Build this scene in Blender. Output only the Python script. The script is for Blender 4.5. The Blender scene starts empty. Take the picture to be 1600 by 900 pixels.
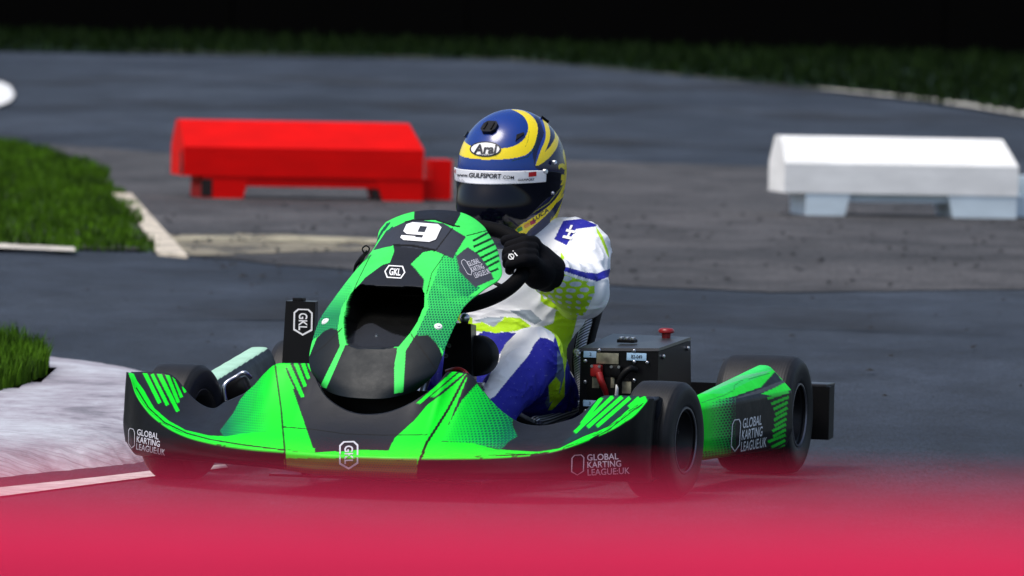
import bpy, bmesh, math, random
import numpy as np
from mathutils import Vector, Matrix, noise
from mathutils.bvhtree import BVHTree
random.seed(7); rng = np.random.default_rng(7)
sc = bpy.context.scene
R = math.radians
COL = sc.collection

# ------------------------------------------------------------ camera
F = 13333.0; H = 1.25; PITCH = math.atan(535/F); ROLL = R(1.3)
CAM = np.array([0, 0, H]); FW = np.array([0, math.cos(PITCH), -math.sin(PITCH)])
_r0 = np.array([1., 0, 0]); _u0 = np.array([0, math.sin(PITCH), math.cos(PITCH)])
RT = math.cos(ROLL)*_r0 + math.sin(ROLL)*_u0
UP = -math.sin(ROLL)*_r0 + math.cos(ROLL)*_u0
cd = bpy.data.cameras.new('camera'); cam = bpy.data.objects.new('camera', cd); COL.objects.link(cam)
cam.matrix_world = Matrix(((RT[0], UP[0], -FW[0], 0), (RT[1], UP[1], -FW[1], 0), (RT[2], UP[2], -FW[2], H), (0, 0, 0, 1)))
cd.lens = 300; cd.sensor_width = 36; cd.clip_start = .1; cd.clip_end = 2000
cd.dof.use_dof = True; cd.dof.focus_distance = 19.5; cd.dof.aperture_fstop = 10.5; cd.dof.aperture_blades = 0
sc.camera = cam
# ------------------------------------------------------------ light
w = bpy.data.worlds.new('World'); sc.world = w; w.use_nodes = True
nt = w.node_tree; bg = nt.nodes['Background']
sky = nt.nodes.new('ShaderNodeTexSky'); sky.sky_type = 'NISHITA'; sky.sun_disc = False
SUN_EL, SUN_AZ = 62, 232      # azimuth from +Y, clockwise seen from above
sky.sun_elevation = R(SUN_EL); sky.sun_rotation = R(SUN_AZ); sky.dust_density = 3.0; sky.ozone_density = 1.0
nt.links.new(sky.outputs[0], bg.inputs[0]); bg.inputs[1].default_value = .10
sl = bpy.data.lights.new('sun', 'SUN'); sl.energy = 1.6; sl.angle = R(24); sl.color = (1, .96, .9)
so = bpy.data.objects.new('sun', sl); COL.objects.link(so)
_d = Vector((math.sin(R(SUN_AZ))*math.cos(R(SUN_EL)), math.cos(R(SUN_AZ))*math.cos(R(SUN_EL)), math.sin(R(SUN_EL))))
so.rotation_euler = _d.to_track_quat('Z', 'Y').to_euler(); so.location = (0, 0, 30)
sc.view_settings.view_transform = 'Standard'; sc.view_settings.look = 'None'
sc.view_settings.gamma = 1; sc.view_settings.use_curve_mapping = False
sc.view_settings.exposure = 0.8

# ------------------------------------------------------------ image-coordinate helpers
TH = R(15.5); KO = np.array([-.213, 19.58, 0.])
KX = np.array([math.cos(TH), -math.sin(TH), 0]); KY = np.array([math.sin(TH), math.cos(TH), 0])
def ray(px, py): return FW + (px-800)/F*RT - (py-450)/F*UP
def un(px, py, yl):                      # kart-frame point on the plane y = yl
    d = ray(px, py); t = (KO@KY + yl - CAM@KY)/(d@KY); P = CAM + t*d - KO
    return np.array([P@KX, yl, P[2]])
def gnd(px, py, z=0):
    d = ray(px, py); t = (z-H)/d[2]; P = CAM + t*d; return (float(P[0]), float(P[1]))
def image_px(V):                             # kart-frame points -> image pixels through the reference camera (n,2)
    V = np.asarray(V, float); W = KO + V[:, :1]*KX + V[:, 1:2]*KY + V[:, 2:3]*np.array([0, 0, 1.]) - CAM
    z = W@FW; return np.stack([800+F*(W@RT)/z, 450-F*(W@UP)/z], 1)
def lin(c):
    c = [v/255 for v in c]; return tuple((v/12.92 if v <= .04045 else ((v+.055)/1.055)**2.4) for v in c)

# ------------------------------------------------------------ materials
def nodes(m): m.use_nodes = True; return m.node_tree, m.node_tree.nodes['Principled BSDF']
def mat(name, col, rough=.5, metal=0, bump=0, bscale=200, vary=.0, vscale=8, coat=0, stretch=None):
    m = bpy.data.materials.new(name); t, b = nodes(m)
    b.inputs['Base Color'].default_value = (*col, 1); b.inputs['Roughness'].default_value = rough
    b.inputs['Metallic'].default_value = metal; b.inputs['Coat Weight'].default_value = coat
    b.inputs['Coat Roughness'].default_value = .12
    tc = t.nodes.new('ShaderNodeTexCoord')
    src = tc.outputs['Object']
    if stretch:
        mp = t.nodes.new('ShaderNodeMapping'); mp.inputs['Scale'].default_value = stretch
        t.links.new(src, mp.inputs[0]); src = mp.outputs[0]
    n = t.nodes.new('ShaderNodeTexNoise'); n.inputs['Scale'].default_value = vscale; n.inputs['Detail'].default_value = 6
    t.links.new(src, n.inputs['Vector'])
    if vary:
        mx = t.nodes.new('ShaderNodeMixRGB'); mx.blend_type = 'MIX'
        mx.inputs[1].default_value = (*[c*(1-vary) for c in col], 1); mx.inputs[2].default_value = (*[min(1, c*(1+vary)) for c in col], 1)
        rp = t.nodes.new('ShaderNodeMapRange'); rp.inputs[1].default_value = .3; rp.inputs[2].default_value = .7
        t.links.new(n.outputs[0], rp.inputs[0]); t.links.new(rp.outputs[0], mx.inputs[0]); t.links.new(mx.outputs[0], b.inputs['Base Color'])
    if bump:
        n2 = t.nodes.new('ShaderNodeTexNoise'); n2.inputs['Scale'].default_value = bscale; n2.inputs['Detail'].default_value = 4
        t.links.new(src, n2.inputs['Vector'])
        bp = t.nodes.new('ShaderNodeBump'); bp.inputs['Strength'].default_value = bump; bp.inputs['Distance'].default_value = .002
        t.links.new(n2.outputs[0], bp.inputs['Height']); t.links.new(bp.outputs[0], b.inputs['Normal'])
    return m
def livery_mat(name, rough=.42, coat=.3, half=True, hax=0, hs=.0062, hexcol=(0, .11, .06), bump=.15, bscale=60, dirt=.25, bdist=.002):
    """painted colours in 'Col', share of the printed honeycomb in 'Half'."""
    m = bpy.data.materials.new(name); t, b = nodes(m)
    a = t.nodes.new('ShaderNodeAttribute'); a.attribute_name = 'Col'
    tc = t.nodes.new('ShaderNodeTexCoord'); out = a.outputs['Color']
    if half:
        h = t.nodes.new('ShaderNodeAttribute'); h.attribute_name = 'Half'; acc = None
        for k in range(3):
            an = R(60*k+30); d = t.nodes.new('ShaderNodeVectorMath'); d.operation = 'DOT_PRODUCT'
            s = 2*math.pi/(hs*.866)
            d.inputs[1].default_value = ((0, math.cos(an)*s*.36, math.sin(an)*s) if hax else (math.cos(an)*s, 0, math.sin(an)*s)); t.links.new(tc.outputs['Object'], d.inputs[0])
            c = t.nodes.new('ShaderNodeMath'); c.operation = 'COSINE'; t.links.new(d.outputs['Value'], c.inputs[0])
            if acc is None: acc = c.outputs[0]
            else:
                ad = t.nodes.new('ShaderNodeMath'); ad.operation = 'ADD'; t.links.new(acc, ad.inputs[0]); t.links.new(c.outputs[0], ad.inputs[1]); acc = ad.outputs[0]
        # acc in [-1.5, 3]; dark where acc > thr(half)
        th_ = t.nodes.new('ShaderNodeMapRange'); th_.inputs[3].default_value = 3.2; th_.inputs[4].default_value = -1.3; t.links.new(h.outputs['Fac'], th_.inputs[0])
        su = t.nodes.new('ShaderNodeMath'); su.operation = 'SUBTRACT'; t.links.new(acc, su.inputs[0]); t.links.new(th_.outputs[0], su.inputs[1])
        mu = t.nodes.new('ShaderNodeMath'); mu.operation = 'MULTIPLY_ADD'; mu.inputs[1].default_value = 1.5; mu.inputs[2].default_value = .5; mu.use_clamp = True; t.links.new(su.outputs[0], mu.inputs[0])
        mx = t.nodes.new('ShaderNodeMixRGB'); mx.inputs[2].default_value = (*hexcol, 1)
        t.links.new(mu.outputs[0], mx.inputs[0]); t.links.new(out, mx.inputs[1]); out = mx.outputs[0]
    n = t.nodes.new('ShaderNodeTexNoise'); n.inputs['Scale'].default_value = 14; n.inputs['Detail'].default_value = 8; n.inputs['Roughness'].default_value = .7
    t.links.new(tc.outputs['Object'], n.inputs['Vector'])
    if dirt:
        rp = t.nodes.new('ShaderNodeMapRange'); rp.inputs[1].default_value = .35; rp.inputs[2].default_value = .75; rp.inputs[3].default_value = 1; rp.inputs[4].default_value = 1-dirt
        t.links.new(n.outputs[0], rp.inputs[0])
        vm = t.nodes.new('ShaderNodeVectorMath'); vm.operation = 'SCALE'; t.links.new(out, vm.inputs[0]); t.links.new(rp.outputs[0], vm.inputs['Scale']); out = vm.outputs[0]
    t.links.new(out, b.inputs['Base Color'])
    rr = t.nodes.new('ShaderNodeMapRange'); rr.inputs[1].default_value = .3; rr.inputs[2].default_value = .7; rr.inputs[3].default_value = rough-.06; rr.inputs[4].default_value = rough+.12
    t.links.new(n.outputs[0], rr.inputs[0]); t.links.new(rr.outputs[0], b.inputs['Roughness'])
    b.inputs['Coat Weight'].default_value = coat; b.inputs['Coat Roughness'].default_value = .15
    if bump:
        n2 = t.nodes.new('ShaderNodeTexNoise'); n2.inputs['Scale'].default_value = bscale; n2.inputs['Detail'].default_value = 3
        t.links.new(tc.outputs['Object'], n2.inputs['Vector'])
        bp = t.nodes.new('ShaderNodeBump'); bp.inputs['Strength'].default_value = bump; bp.inputs['Distance'].default_value = bdist
        t.links.new(n2.outputs[0], bp.inputs['Height']); t.links.new(bp.outputs[0], b.inputs['Normal'])
    return m
GREEN = (.003, .78, .022); NAVY = (.0125, .0145, .021); BLK = (.0025, .0025, .003); WHITE = (.8, .8, .8)
OLIVE = (.10, .15, .02)
M = dict(
    body=livery_mat('printed_bodywork', coat=0),
    black=mat('black_plastic', (.003, .003, .0035), .5, bump=.2, bscale=300, vary=.3),
    gloss=mat('black_powder_coat', (.002, .002, .003), .35, coat=.1, vary=.3),
    boxtop=mat('satin_black_lid', (.020, .021, .025), .38, bump=.1, vary=.2),
    rubber=None,
    metal=mat('brushed_steel', (.55, .56, .6), .28, 1, vary=.2, vscale=60),
    ring=mat('dull_rim_edge', (.16, .16, .18), .4, .8),
    alu=mat('cast_rim', (.010, .010, .012), .45, .5),
    white=mat('white_print', (.78, .78, .78), .5), whiteg=mat('grey_print', (.5, .5, .55), .5),
    dark=mat('dark_print', (.01, .01, .02), .5),
    red=mat('red_button', (.22, .004, .006), .35, vary=.2), redc=mat('red_cable', (.3, .01, .01), .4),
    label=mat('pale_blue_label', (.35, .55, .75), .5, vary=.1), foil=mat('worn_foil_label', (.3, .28, .2), .4, .5, vary=.5, vscale=40),
    navy=mat('blue_edge', (.01, .02, .15), .3),
)

for _k, _v in (('black', .15), ('gloss', .22), ('boxtop', .4), ('body', .16)): M[_k].node_tree.nodes['Principled BSDF'].inputs['Specular IOR Level'].default_value = _v
M['pod'] = livery_mat('printed_pod', coat=0, hax=1, hs=.0072, hexcol=(.002, .012, .004)); M['pod'].node_tree.nodes['Principled BSDF'].inputs['Specular IOR Level'].default_value = .25
# ------------------------------------------------------------ mesh helpers
def link(o, parent=None):
    COL.objects.link(o)
    if parent: o.parent = parent
    return o
def mesh(name, V, Fc, m=None, parent=None, smooth=True, loc=None):
    me = bpy.data.meshes.new(name)
    V = np.asarray(V, float)
    me.from_pydata([tuple(v) for v in V.tolist()], [], [tuple(f) for f in (Fc.tolist() if isinstance(Fc, np.ndarray) else Fc)])
    me.update()
    if m: me.materials.append(m)
    if smooth: me.polygons.foreach_set('use_smooth', [True]*len(me.polygons))
    o = bpy.data.objects.new(name, me); link(o, parent)
    if loc is not None: o.location = loc
    return o
def flip_out(o):
    bm = bmesh.new(); bm.from_mesh(o.data); bmesh.ops.recalc_face_normals(bm, faces=bm.faces); bm.to_mesh(o.data); bm.free()
def tag(o, label=None, cat=None, group=None, kind=None):
    if label: o['label'] = label
    if cat: o['category'] = cat
    if group: o['group'] = group
    if kind: o['kind'] = kind
    return o
def empty(name, loc, rz=0):
    o = bpy.data.objects.new(name, None); o.location = loc; o.rotation_euler = (0, 0, rz); o.empty_display_size = .1
    return link(o)
def setcol(o, C, half=None):
    if half is not None:
        g_ = (C[:, 1] > .6) & (C[:, 0] < .12); q_ = (np.clip(half, 0, 1)*.75*g_)[:, None]; C = C*(1-q_)+np.array([.0, .17, .085])*q_
    me = o.data; a = me.color_attributes.new('Col', 'FLOAT_COLOR', 'POINT')
    a.data.foreach_set('color', np.concatenate([C, np.ones((len(C), 1))], 1).astype(np.float32).ravel())
    h = me.attributes.new('Half', 'FLOAT', 'POINT'); h.data.foreach_set('value', (np.zeros(len(C)) if half is None else half).astype(np.float32))
def inpoly(P, poly):
    x, y = P[:, 0], P[:, 1]; r = np.zeros(len(P), bool); n = len(poly); j = n-1
    for i in range(n):
        xi, yi = poly[i]; xj, yj = poly[j]
        if yi != yj:
            c = ((yi > y) != (yj > y)) & (x < (xj-xi)*(y-yi)/(yj-yi)+xi); r ^= c
        j = i
    return r
def nearline(P, pts, wd):
    r = np.zeros(len(P), bool)
    for (a, b) in zip(pts[:-1], pts[1:]):
        a = np.array(a, float); b = np.array(b, float); d = b-a; t = np.clip(((P-a)@d)/(d@d), 0, 1)
        r |= np.linalg.norm(P-(a+t[:, None]*d), axis=1) < wd/2
    return r
def bars(P, pts, wd):   # square-ended strokes
    r = np.zeros(len(P), bool)
    for (a, b) in pts:
        a = np.array(a, float); b = np.array(b, float); d = b-a; L = math.hypot(*d); d /= L; n = np.array([-d[1], d[0]])
        q = P-a; r |= (q@d > 0) & (q@d < L) & (abs(q@n) < wd/2)
    return r
def Z(o, s, pts): return [(o[0]+x/s, o[1]+y/s) for x, y in pts]
def spl(xs, ys, x):
    xs = np.asarray(xs, float); ys = np.asarray(ys, float); d = np.diff(ys, axis=0)/(np.diff(xs) if ys.ndim == 1 else np.diff(xs)[:, None])
    m = np.zeros_like(ys); m[0] = d[0]; m[-1] = d[-1]; h = np.diff(xs)
    for i in range(1, len(xs)-1):
        a, b = d[i-1], d[i]; wa, wb = h[i], h[i-1]
        mm = (a*wa+b*wb)/(wa+wb); m[i] = np.where(a*b <= 0, 0, np.sign(mm)*np.minimum(np.abs(mm), 3*np.minimum(np.abs(a), np.abs(b))))
    x = np.clip(x, xs[0], xs[-1]); i = np.clip(np.searchsorted(xs, x, 'right')-1, 0, len(xs)-2)
    t = (x-xs[i])/h[i]; hh = h[i]
    if ys.ndim > 1: t = t[:, None]; hh = hh[:, None]
    return (2*t**3-3*t**2+1)*ys[i]+(t**3-2*t**2+t)*hh*m[i]+(-2*t**3+3*t**2)*ys[i+1]+(t**3-t**2)*hh*m[i+1]
def grid_faces(nr, nc, flip=False):
    i = np.arange(nr-1)[:, None]*nc+np.arange(nc-1)[None, :]
    f = np.stack([i, i+1, i+nc+1, i+nc], -1).reshape(-1, 4)
    return f[:, ::-1] if flip else f
def bm_obj(bm, name, m, parent, smooth=False, bev=0, seg=2, at=None):
    me = bpy.data.meshes.new(name)
    if bev: bmesh.ops.bevel(bm, geom=[e for e in bm.edges if e.calc_face_angle(0) > .5], offset=bev, segments=seg, profile=.6, affect='EDGES', clamp_overlap=True)
    bmesh.ops.recalc_face_normals(bm, faces=bm.faces)
    bm.to_mesh(me); bm.free(); me.materials.append(m)
    if smooth or bev:
        me.polygons.foreach_set('use_smooth', [True]*len(me.polygons))
        try: me.set_sharp_from_angle(angle=R(35))
        except Exception: pass
    o = bpy.data.objects.new(name, me); link(o, parent)
    return o
def box(name, c, s, m, parent, bev=.003, rot=None, off=(0, 0, 0)):
    bm = bmesh.new(); bmesh.ops.create_cube(bm, size=1)
    for v in bm.verts: v.co = Vector((v.co.x*s[0], v.co.y*s[1], v.co.z*s[2]))
    o_ = bm_obj_pre(bm, rot, c, off)
    return bm_obj(o_, name, m, parent, bev=bev)
def bm_obj_pre(bm, rot, c, off):
    for v in bm.verts:
        if rot is not None: v.co = rot @ v.co
        v.co += Vector(c) - Vector(off)
    return bm
def hexa(name, P, m, parent, bev=.003):   # 8 corners: bottom 4 then top 4
    bm = bmesh.new(); vs = [bm.verts.new(tuple(p)) for p in P]
    for f in ((0, 1, 2, 3), (4, 5, 6, 7), (0, 1, 5, 4), (1, 2, 6, 5), (2, 3, 7, 6), (3, 0, 4, 7)): bm.faces.new([vs[i] for i in f])
    return bm_obj(bm, name, m, parent, bev=bev)
def prism(bm, poly, axis, a, b):        # poly of 2D points swept along axis from a to b
    def P(u, v, t): return {'x': (t, u, v), 'y': (u, t, v), 'z': (u, v, t)}[axis]
    A = [bm.verts.new(P(u, v, a)) for u, v in poly]; B = [bm.verts.new(P(u, v, b)) for u, v in poly]; n = len(poly)
    bm.faces.new(A); bm.faces.new(B[::-1])
    for i in range(n): bm.faces.new([A[i], A[(i+1) % n], B[(i+1) % n], B[i]])
def smoothpath(pts, n=8, closed=False):
    P = np.asarray(pts, float)
    if closed: P = np.vstack([P, P[:1]])
    d = np.r_[0, np.cumsum(np.linalg.norm(np.diff(P, axis=0), axis=1))]
    x = np.linspace(0, d[-1], (len(P)-1)*n+1)
    # Catmull-Rom
    m = np.zeros_like(P)
    for i in range(len(P)):
        a = P[i-1] if i else (P[-2] if closed else P[0]); b = P[i+1] if i < len(P)-1 else (P[1] if closed else P[-1])
        da = d[i]-d[i-1] if i else (d[-1]-d[-2] if closed else 0); db = d[i+1]-d[i] if i < len(P)-1 else (d[1] if closed else 0)
        m[i] = (b-a)/max(da+db, 1e-9)
    i = np.clip(np.searchsorted(d, x, 'right')-1, 0, len(P)-2); h = (d[i+1]-d[i])[:, None]; t = ((x-d[i]))[:, None]/h
    Q = (2*t**3-3*t**2+1)*P[i]+(t**3-2*t**2+t)*h*m[i]+(-2*t**3+3*t**2)*P[i+1]+(t**3-t**2)*h*m[i+1]
    return Q[:-1] if closed else Q
def tube(name, pts, r, m, parent, n=12, closed=False, sm=8, flat=1.0, off=(0, 0, 0)):
    P = smoothpath(pts, sm, closed) if sm else np.asarray(pts, float)
    N = len(P); T = np.gradient(P, axis=0) if not closed else (np.roll(P, -1, 0)-np.roll(P, 1, 0)); T /= np.linalg.norm(T, axis=1)[:, None]+1e-12
    up = np.array([0, 0, 1.]) if abs(T[0][2]) < .9 else np.array([1., 0, 0]); V = []
    u = np.cross(T[0], up); u /= np.linalg.norm(u)
    rr = np.broadcast_to(np.asarray(r, float), (N,)) if np.ndim(r) == 0 else np.interp(np.linspace(0, 1, N), np.linspace(0, 1, len(r)), r)
    for i in range(N):
        u = u-(u@T[i])*T[i]; u /= np.linalg.norm(u); v = np.cross(T[i], u)
        for k in range(n):
            a = 2*math.pi*k/n; V.append(P[i]+rr[i]*(math.cos(a)*u+flat*math.sin(a)*v))
    Fc = []
    for i in range(N if closed else N-1):
        j = (i+1) % N
        for k in range(n): Fc.append((i*n+k, i*n+(k+1) % n, j*n+(k+1) % n, j*n+k))
    if not closed: Fc.append(tuple(range(n-1, -1, -1))); Fc.append(tuple((N-1)*n+k for k in range(n)))
    return mesh(name, np.array(V)-np.array(off), Fc, m, parent)
def lathe(name, prof, m, parent, axis='x', n=64, c=(0, 0, 0), closed=True):  # prof: (a along axis, radius)
    V = []; k = len(prof)
    for i in range(n):
        t = 2*math.pi*i/n
        for a, r_ in prof:
            p = {'x': (a, r_*math.cos(t), r_*math.sin(t)), 'y': (r_*math.cos(t), a, r_*math.sin(t)), 'z': (r_*math.cos(t), r_*math.sin(t), a)}[axis]
            V.append((p[0]+c[0], p[1]+c[1], p[2]+c[2]))
    Fc = [(i*k+j, i*k+(j+1) % k, ((i+1) % n)*k+(j+1) % k, ((i+1) % n)*k+j) for i in range(n) for j in range(k if closed else k-1)]
    o = mesh(name, V, Fc, m, parent); flip_out(o)
    try: o.data.set_sharp_from_angle(angle=R(50))
    except Exception: pass
    return o
# signed distance modelling -> one continuous surface (surface nets)
def seg_sdf(P, a, b, ra, rb):
    a = np.asarray(a, float); b = np.asarray(b, float); d = b-a; t = np.clip(((P-a)@d)/(d@d), 0, 1)
    return np.linalg.norm(P-(a+t[..., None]*d), axis=-1)-(ra+(rb-ra)*t)
def ell_sdf(P, c, r):
    q = (P-np.asarray(c))/np.asarray(r); k = np.linalg.norm(q, axis=-1); return (k-1)*min(r)
def smin(a, b, k):
    h = np.clip(.5+.5*(b-a)/k, 0, 1); return b*(1-h)+a*h-k*h*(1-h)
def nets(fn, lo, hi, s):
    lo = np.array(lo, float); n = np.ceil((np.array(hi)-lo)/s).astype(int)+1
    G = np.stack(np.meshgrid(*[lo[k]+s*np.arange(n[k]) for k in range(3)], indexing='ij'), -1)
    D = np.concatenate([fn(G[i:i+8]) for i in range(0, n[0], 8)], 0)
    D = np.where(D == 0, 1e-9, D); cn = n-1
    corners = [D[i:i+cn[0], j:j+cn[1], k:k+cn[2]] for i in (0, 1) for j in (0, 1) for k in (0, 1)]
    S = np.stack(corners, -1); ins = (S < 0).sum(-1); act = (ins > 0) & (ins < 8); idx = np.full(cn, -1); A = np.argwhere(act); idx[act] = np.arange(len(A))
    offs = np.array([(i, j, k) for i in (0, 1) for j in (0, 1) for k in (0, 1)]); sv = S[act]; acc = np.zeros((len(A), 3)); cnt = np.zeros(len(A))
    for p in range(8):
        for q in range(p+1, 8):
            if abs(offs[p]-offs[q]).sum() != 1: continue
            a, b = sv[:, p], sv[:, q]; c = (a < 0) != (b < 0); t = np.where(c, a/(a-b+1e-20), 0)
            acc += np.where(c[:, None], offs[p]+t[:, None]*(offs[q]-offs[p]), 0); cnt += c
    V = lo+s*(A+acc/cnt[:, None]); Fc = []
    for ax in range(3):
        sl0 = [slice(0, n[k]) for k in range(3)]; sl1 = list(sl0); sl0[ax] = slice(0, n[ax]-1); sl1[ax] = slice(1, n[ax])
        a = D[tuple(sl0)]; b = D[tuple(sl1)]; E_ = np.argwhere((a < 0) != (b < 0)); u, v = [(1, 2), (2, 0), (0, 1)][ax]
        ok = (E_[:, u] > 0) & (E_[:, v] > 0) & (E_[:, u] < cn[u]) & (E_[:, v] < cn[v]); E_ = E_[ok]; neg = a[tuple(E_.T)] < 0
        eu = np.eye(3, dtype=int)[u]; ev = np.eye(3, dtype=int)[v]
        q = np.stack([idx[tuple((E_-eu-ev).T)], idx[tuple((E_-ev).T)], idx[tuple(E_.T)], idx[tuple((E_-eu).T)]], 1)
        q[~neg] = q[~neg][:, ::-1]; Fc.append(q)
    return V, np.concatenate(Fc)
# lettering and emblems: flat 2D outlines laid on a surface
def text2d(s, bold=.0, shear=0, spacing=1.0, line=1.0):
    cu = bpy.data.curves.new('t', 'FONT'); cu.body = s; cu.offset = bold; cu.shear = shear; cu.space_character = spacing; cu.resolution_u = 4; cu.space_line = line
    o = bpy.data.objects.new('t', cu); COL.objects.link(o)
    dg = bpy.context.evaluated_depsgraph_get(); me = bpy.data.meshes.new_from_object(o.evaluated_get(dg))
    V = np.array([v.co[:2] for v in me.vertices]); Fc = [tuple(p.vertices) for p in me.polygons]
    bpy.data.objects.remove(o); bpy.data.curves.remove(cu); bpy.data.meshes.remove(me)
    V -= V.min(0); V /= V.max(0); return V, Fc
def poly2d(pts): return np.array(pts, float), [tuple(range(len(pts)))]
def ring2d(pts, k, ky=None):   # outline of a polygon in unit box
    P = np.array(pts, float); c = P.mean(0); n = len(P); Q = c+(P-c)*np.array([1-k, 1-(ky or k)])
    return np.vstack([P, Q]), [(i, (i+1) % n, n+(i+1) % n, n+i) for i in range(n)]
def join2d(*parts):
    V = []; Fc = []; o = 0
    for v, f in parts: V.append(v); Fc += [tuple(i+o for i in q) for q in f]; o += len(v)
    return np.vstack(V), Fc
def place2d(p, x0, y0, x1, y1, rot=0):
    V, f = p; V = V.copy()
    if rot == 90: V = np.stack([1-V[:, 1], V[:, 0]], 1)   # reads upward
    if rot == -90: V = np.stack([V[:, 1], 1-V[:, 0]], 1)   # reads downward
    return V*np.array([x1-x0, y1-y0])+np.array([x0, y0]), f
def bvh_of(o): return BVHTree.FromPolygons([v.co.copy() for v in o.data.vertices], [tuple(p.vertices) for p in o.data.polygons])
_b = {}
def decal(name, shape, org, a, b, target, m, parent=None, lift=.0012, off=(0, 0, 0), cuts=2):
    """org = lower-left corner, a = width vector, b = height vector in image pixels; the outline is laid on target"""
    V, Fc = shape; bm = bmesh.new(); vs = [bm.verts.new((x, y, 0)) for x, y in V]
    for f in Fc:
        try: bm.faces.new([vs[i] for i in f])
        except ValueError: pass
    bmesh.ops.triangulate(bm, faces=bm.faces)
    for _ in range(cuts):
        ed = [e for e in bm.edges if np.linalg.norm((np.array((e.verts[0].co-e.verts[1].co)[:2])@np.array([a, b]))) > 6]
        if ed: bmesh.ops.subdivide_edges(bm, edges=ed, cuts=1)
        bmesh.ops.triangulate(bm, faces=bm.faces)
    if target.name not in _b: _b[target.name] = bvh_of(target)
    T = _b[target.name]; kill = []; offv = Vector(off)
    o_ = CAM-KO; O = Vector((o_@KX, o_@KY, o_[2]))-offv
    for v in bm.verts:
        p = np.array(org)+v.co.x*np.array(a)+v.co.y*np.array(b); d = ray(*p); d = Vector((d@KX, d@KY, d[2])).normalized()
        hit = T.ray_cast(O, d)
        if hit[0] is None: kill.append(v); continue
        n = hit[1] if hit[1].dot(d) < 0 else -hit[1]; v.co = hit[0]+n*lift*.5-d*lift
    bmesh.ops.delete(bm, geom=kill, context='VERTS')
    me = bpy.data.meshes.new(name); bm.to_mesh(me); bm.free(); me.materials.append(m)
    return link(bpy.data.objects.new(name, me), parent or target)

exec_sections = True
# ============================================================ SETTING
def asphalt(name, c0, c1, rough=.8, stretch=(1, 1, 1), big=.35, fine=260, blot=.5):
    m = bpy.data.materials.new(name); t, b = nodes(m); tc = t.nodes.new('ShaderNodeTexCoord')
    mp = t.nodes.new('ShaderNodeMapping'); mp.inputs['Scale'].default_value = stretch; t.links.new(tc.outputs['Object'], mp.inputs[0])
    n1 = t.nodes.new('ShaderNodeTexNoise'); n1.inputs['Scale'].default_value = big; n1.inputs['Detail'].default_value = 7; n1.inputs['Roughness'].default_value = .6; t.links.new(mp.outputs[0], n1.inputs['Vector'])
    n2 = t.nodes.new('ShaderNodeTexNoise'); n2.inputs['Scale'].default_value = fine; n2.inputs['Detail'].default_value = 3; t.links.new(tc.outputs['Object'], n2.inputs['Vector'])
    n3 = t.nodes.new('ShaderNodeTexNoise'); n3.inputs['Scale'].default_value = 34; n3.inputs['Detail'].default_value = 5; n3.inputs['Roughness'].default_value = .8; t.links.new(tc.outputs['Object'], n3.inputs['Vector'])
    n4 = t.nodes.new('ShaderNodeTexNoise'); n4.inputs['Scale'].default_value = 2.3; n4.inputs['Detail'].default_value = 8; n4.inputs['Roughness'].default_value = .75; t.links.new(mp.outputs[0], n4.inputs['Vector'])
    r1 = t.nodes.new('ShaderNodeMapRange'); r1.inputs[1].default_value = .35; r1.inputs[2].default_value = .65; t.links.new(n1.outputs[0], r1.inputs[0])
    mx = t.nodes.new('ShaderNodeMixRGB'); mx.inputs[1].default_value = (*c0, 1); mx.inputs[2].default_value = (*c1, 1); t.links.new(r1.outputs[0], mx.inputs[0])
    out = mx.outputs[0]
    mg = t.nodes.new('ShaderNodeMapping'); mg.inputs['Scale'].default_value = (135, 9, 1); t.links.new(tc.outputs['Object'], mg.inputs[0])
    n5 = t.nodes.new('ShaderNodeTexNoise'); n5.inputs['Scale'].default_value = 1; n5.inputs['Detail'].default_value = 3; n5.inputs['Roughness'].default_value = .8; t.links.new(mg.outputs[0], n5.inputs['Vector'])
    for n, k in ((n5, .6), (n2, .75), (n3, blot), (n4, .6)):
        r2 = t.nodes.new('ShaderNodeMapRange'); r2.inputs[1].default_value = .3; r2.inputs[2].default_value = .7; r2.inputs[3].default_value = 1-k; r2.inputs[4].default_value = 1+k; t.links.new(n.outputs[0], r2.inputs[0])
        vm = t.nodes.new('ShaderNodeVectorMath'); vm.operation = 'SCALE'; t.links.new(out, vm.inputs[0]); t.links.new(r2.outputs[0], vm.inputs['Scale']); out = vm.outputs[0]
    t.links.new(out, b.inputs['Base Color']); b.inputs['Roughness'].default_value = rough; b.inputs['Specular IOR Level'].default_value = .3
    bp = t.nodes.new('ShaderNodeBump'); bp.inputs['Strength'].default_value = .8; bp.inputs['Distance'].default_value = .004; t.links.new(n2.outputs[0], bp.inputs['Height']); t.links.new(bp.outputs[0], b.inputs['Normal'])
    return m
def sheet(name, pts, z, m, kind='structure'):
    o = mesh(name, [(x, y, z) for x, y in pts], [tuple(range(len(pts)))], m, smooth=False); flip_up(o); o['kind'] = kind; return o
def flip_up(o):
    if o.data.polygons[0].normal.z < 0: o.data.flip_normals()
def wob(pts, amp, n=12, seed=0):      # fray a polyline
    r_ = np.random.default_rng(seed); out = []
    for (a, b) in zip(pts, pts[1:]+pts[:1]):
        for k in range(n):
            t = k/n; out.append((a[0]+(b[0]-a[0])*t+r_.normal()*amp, a[1]+(b[1]-a[1])*t+r_.normal()*amp*3))
    return out
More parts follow.
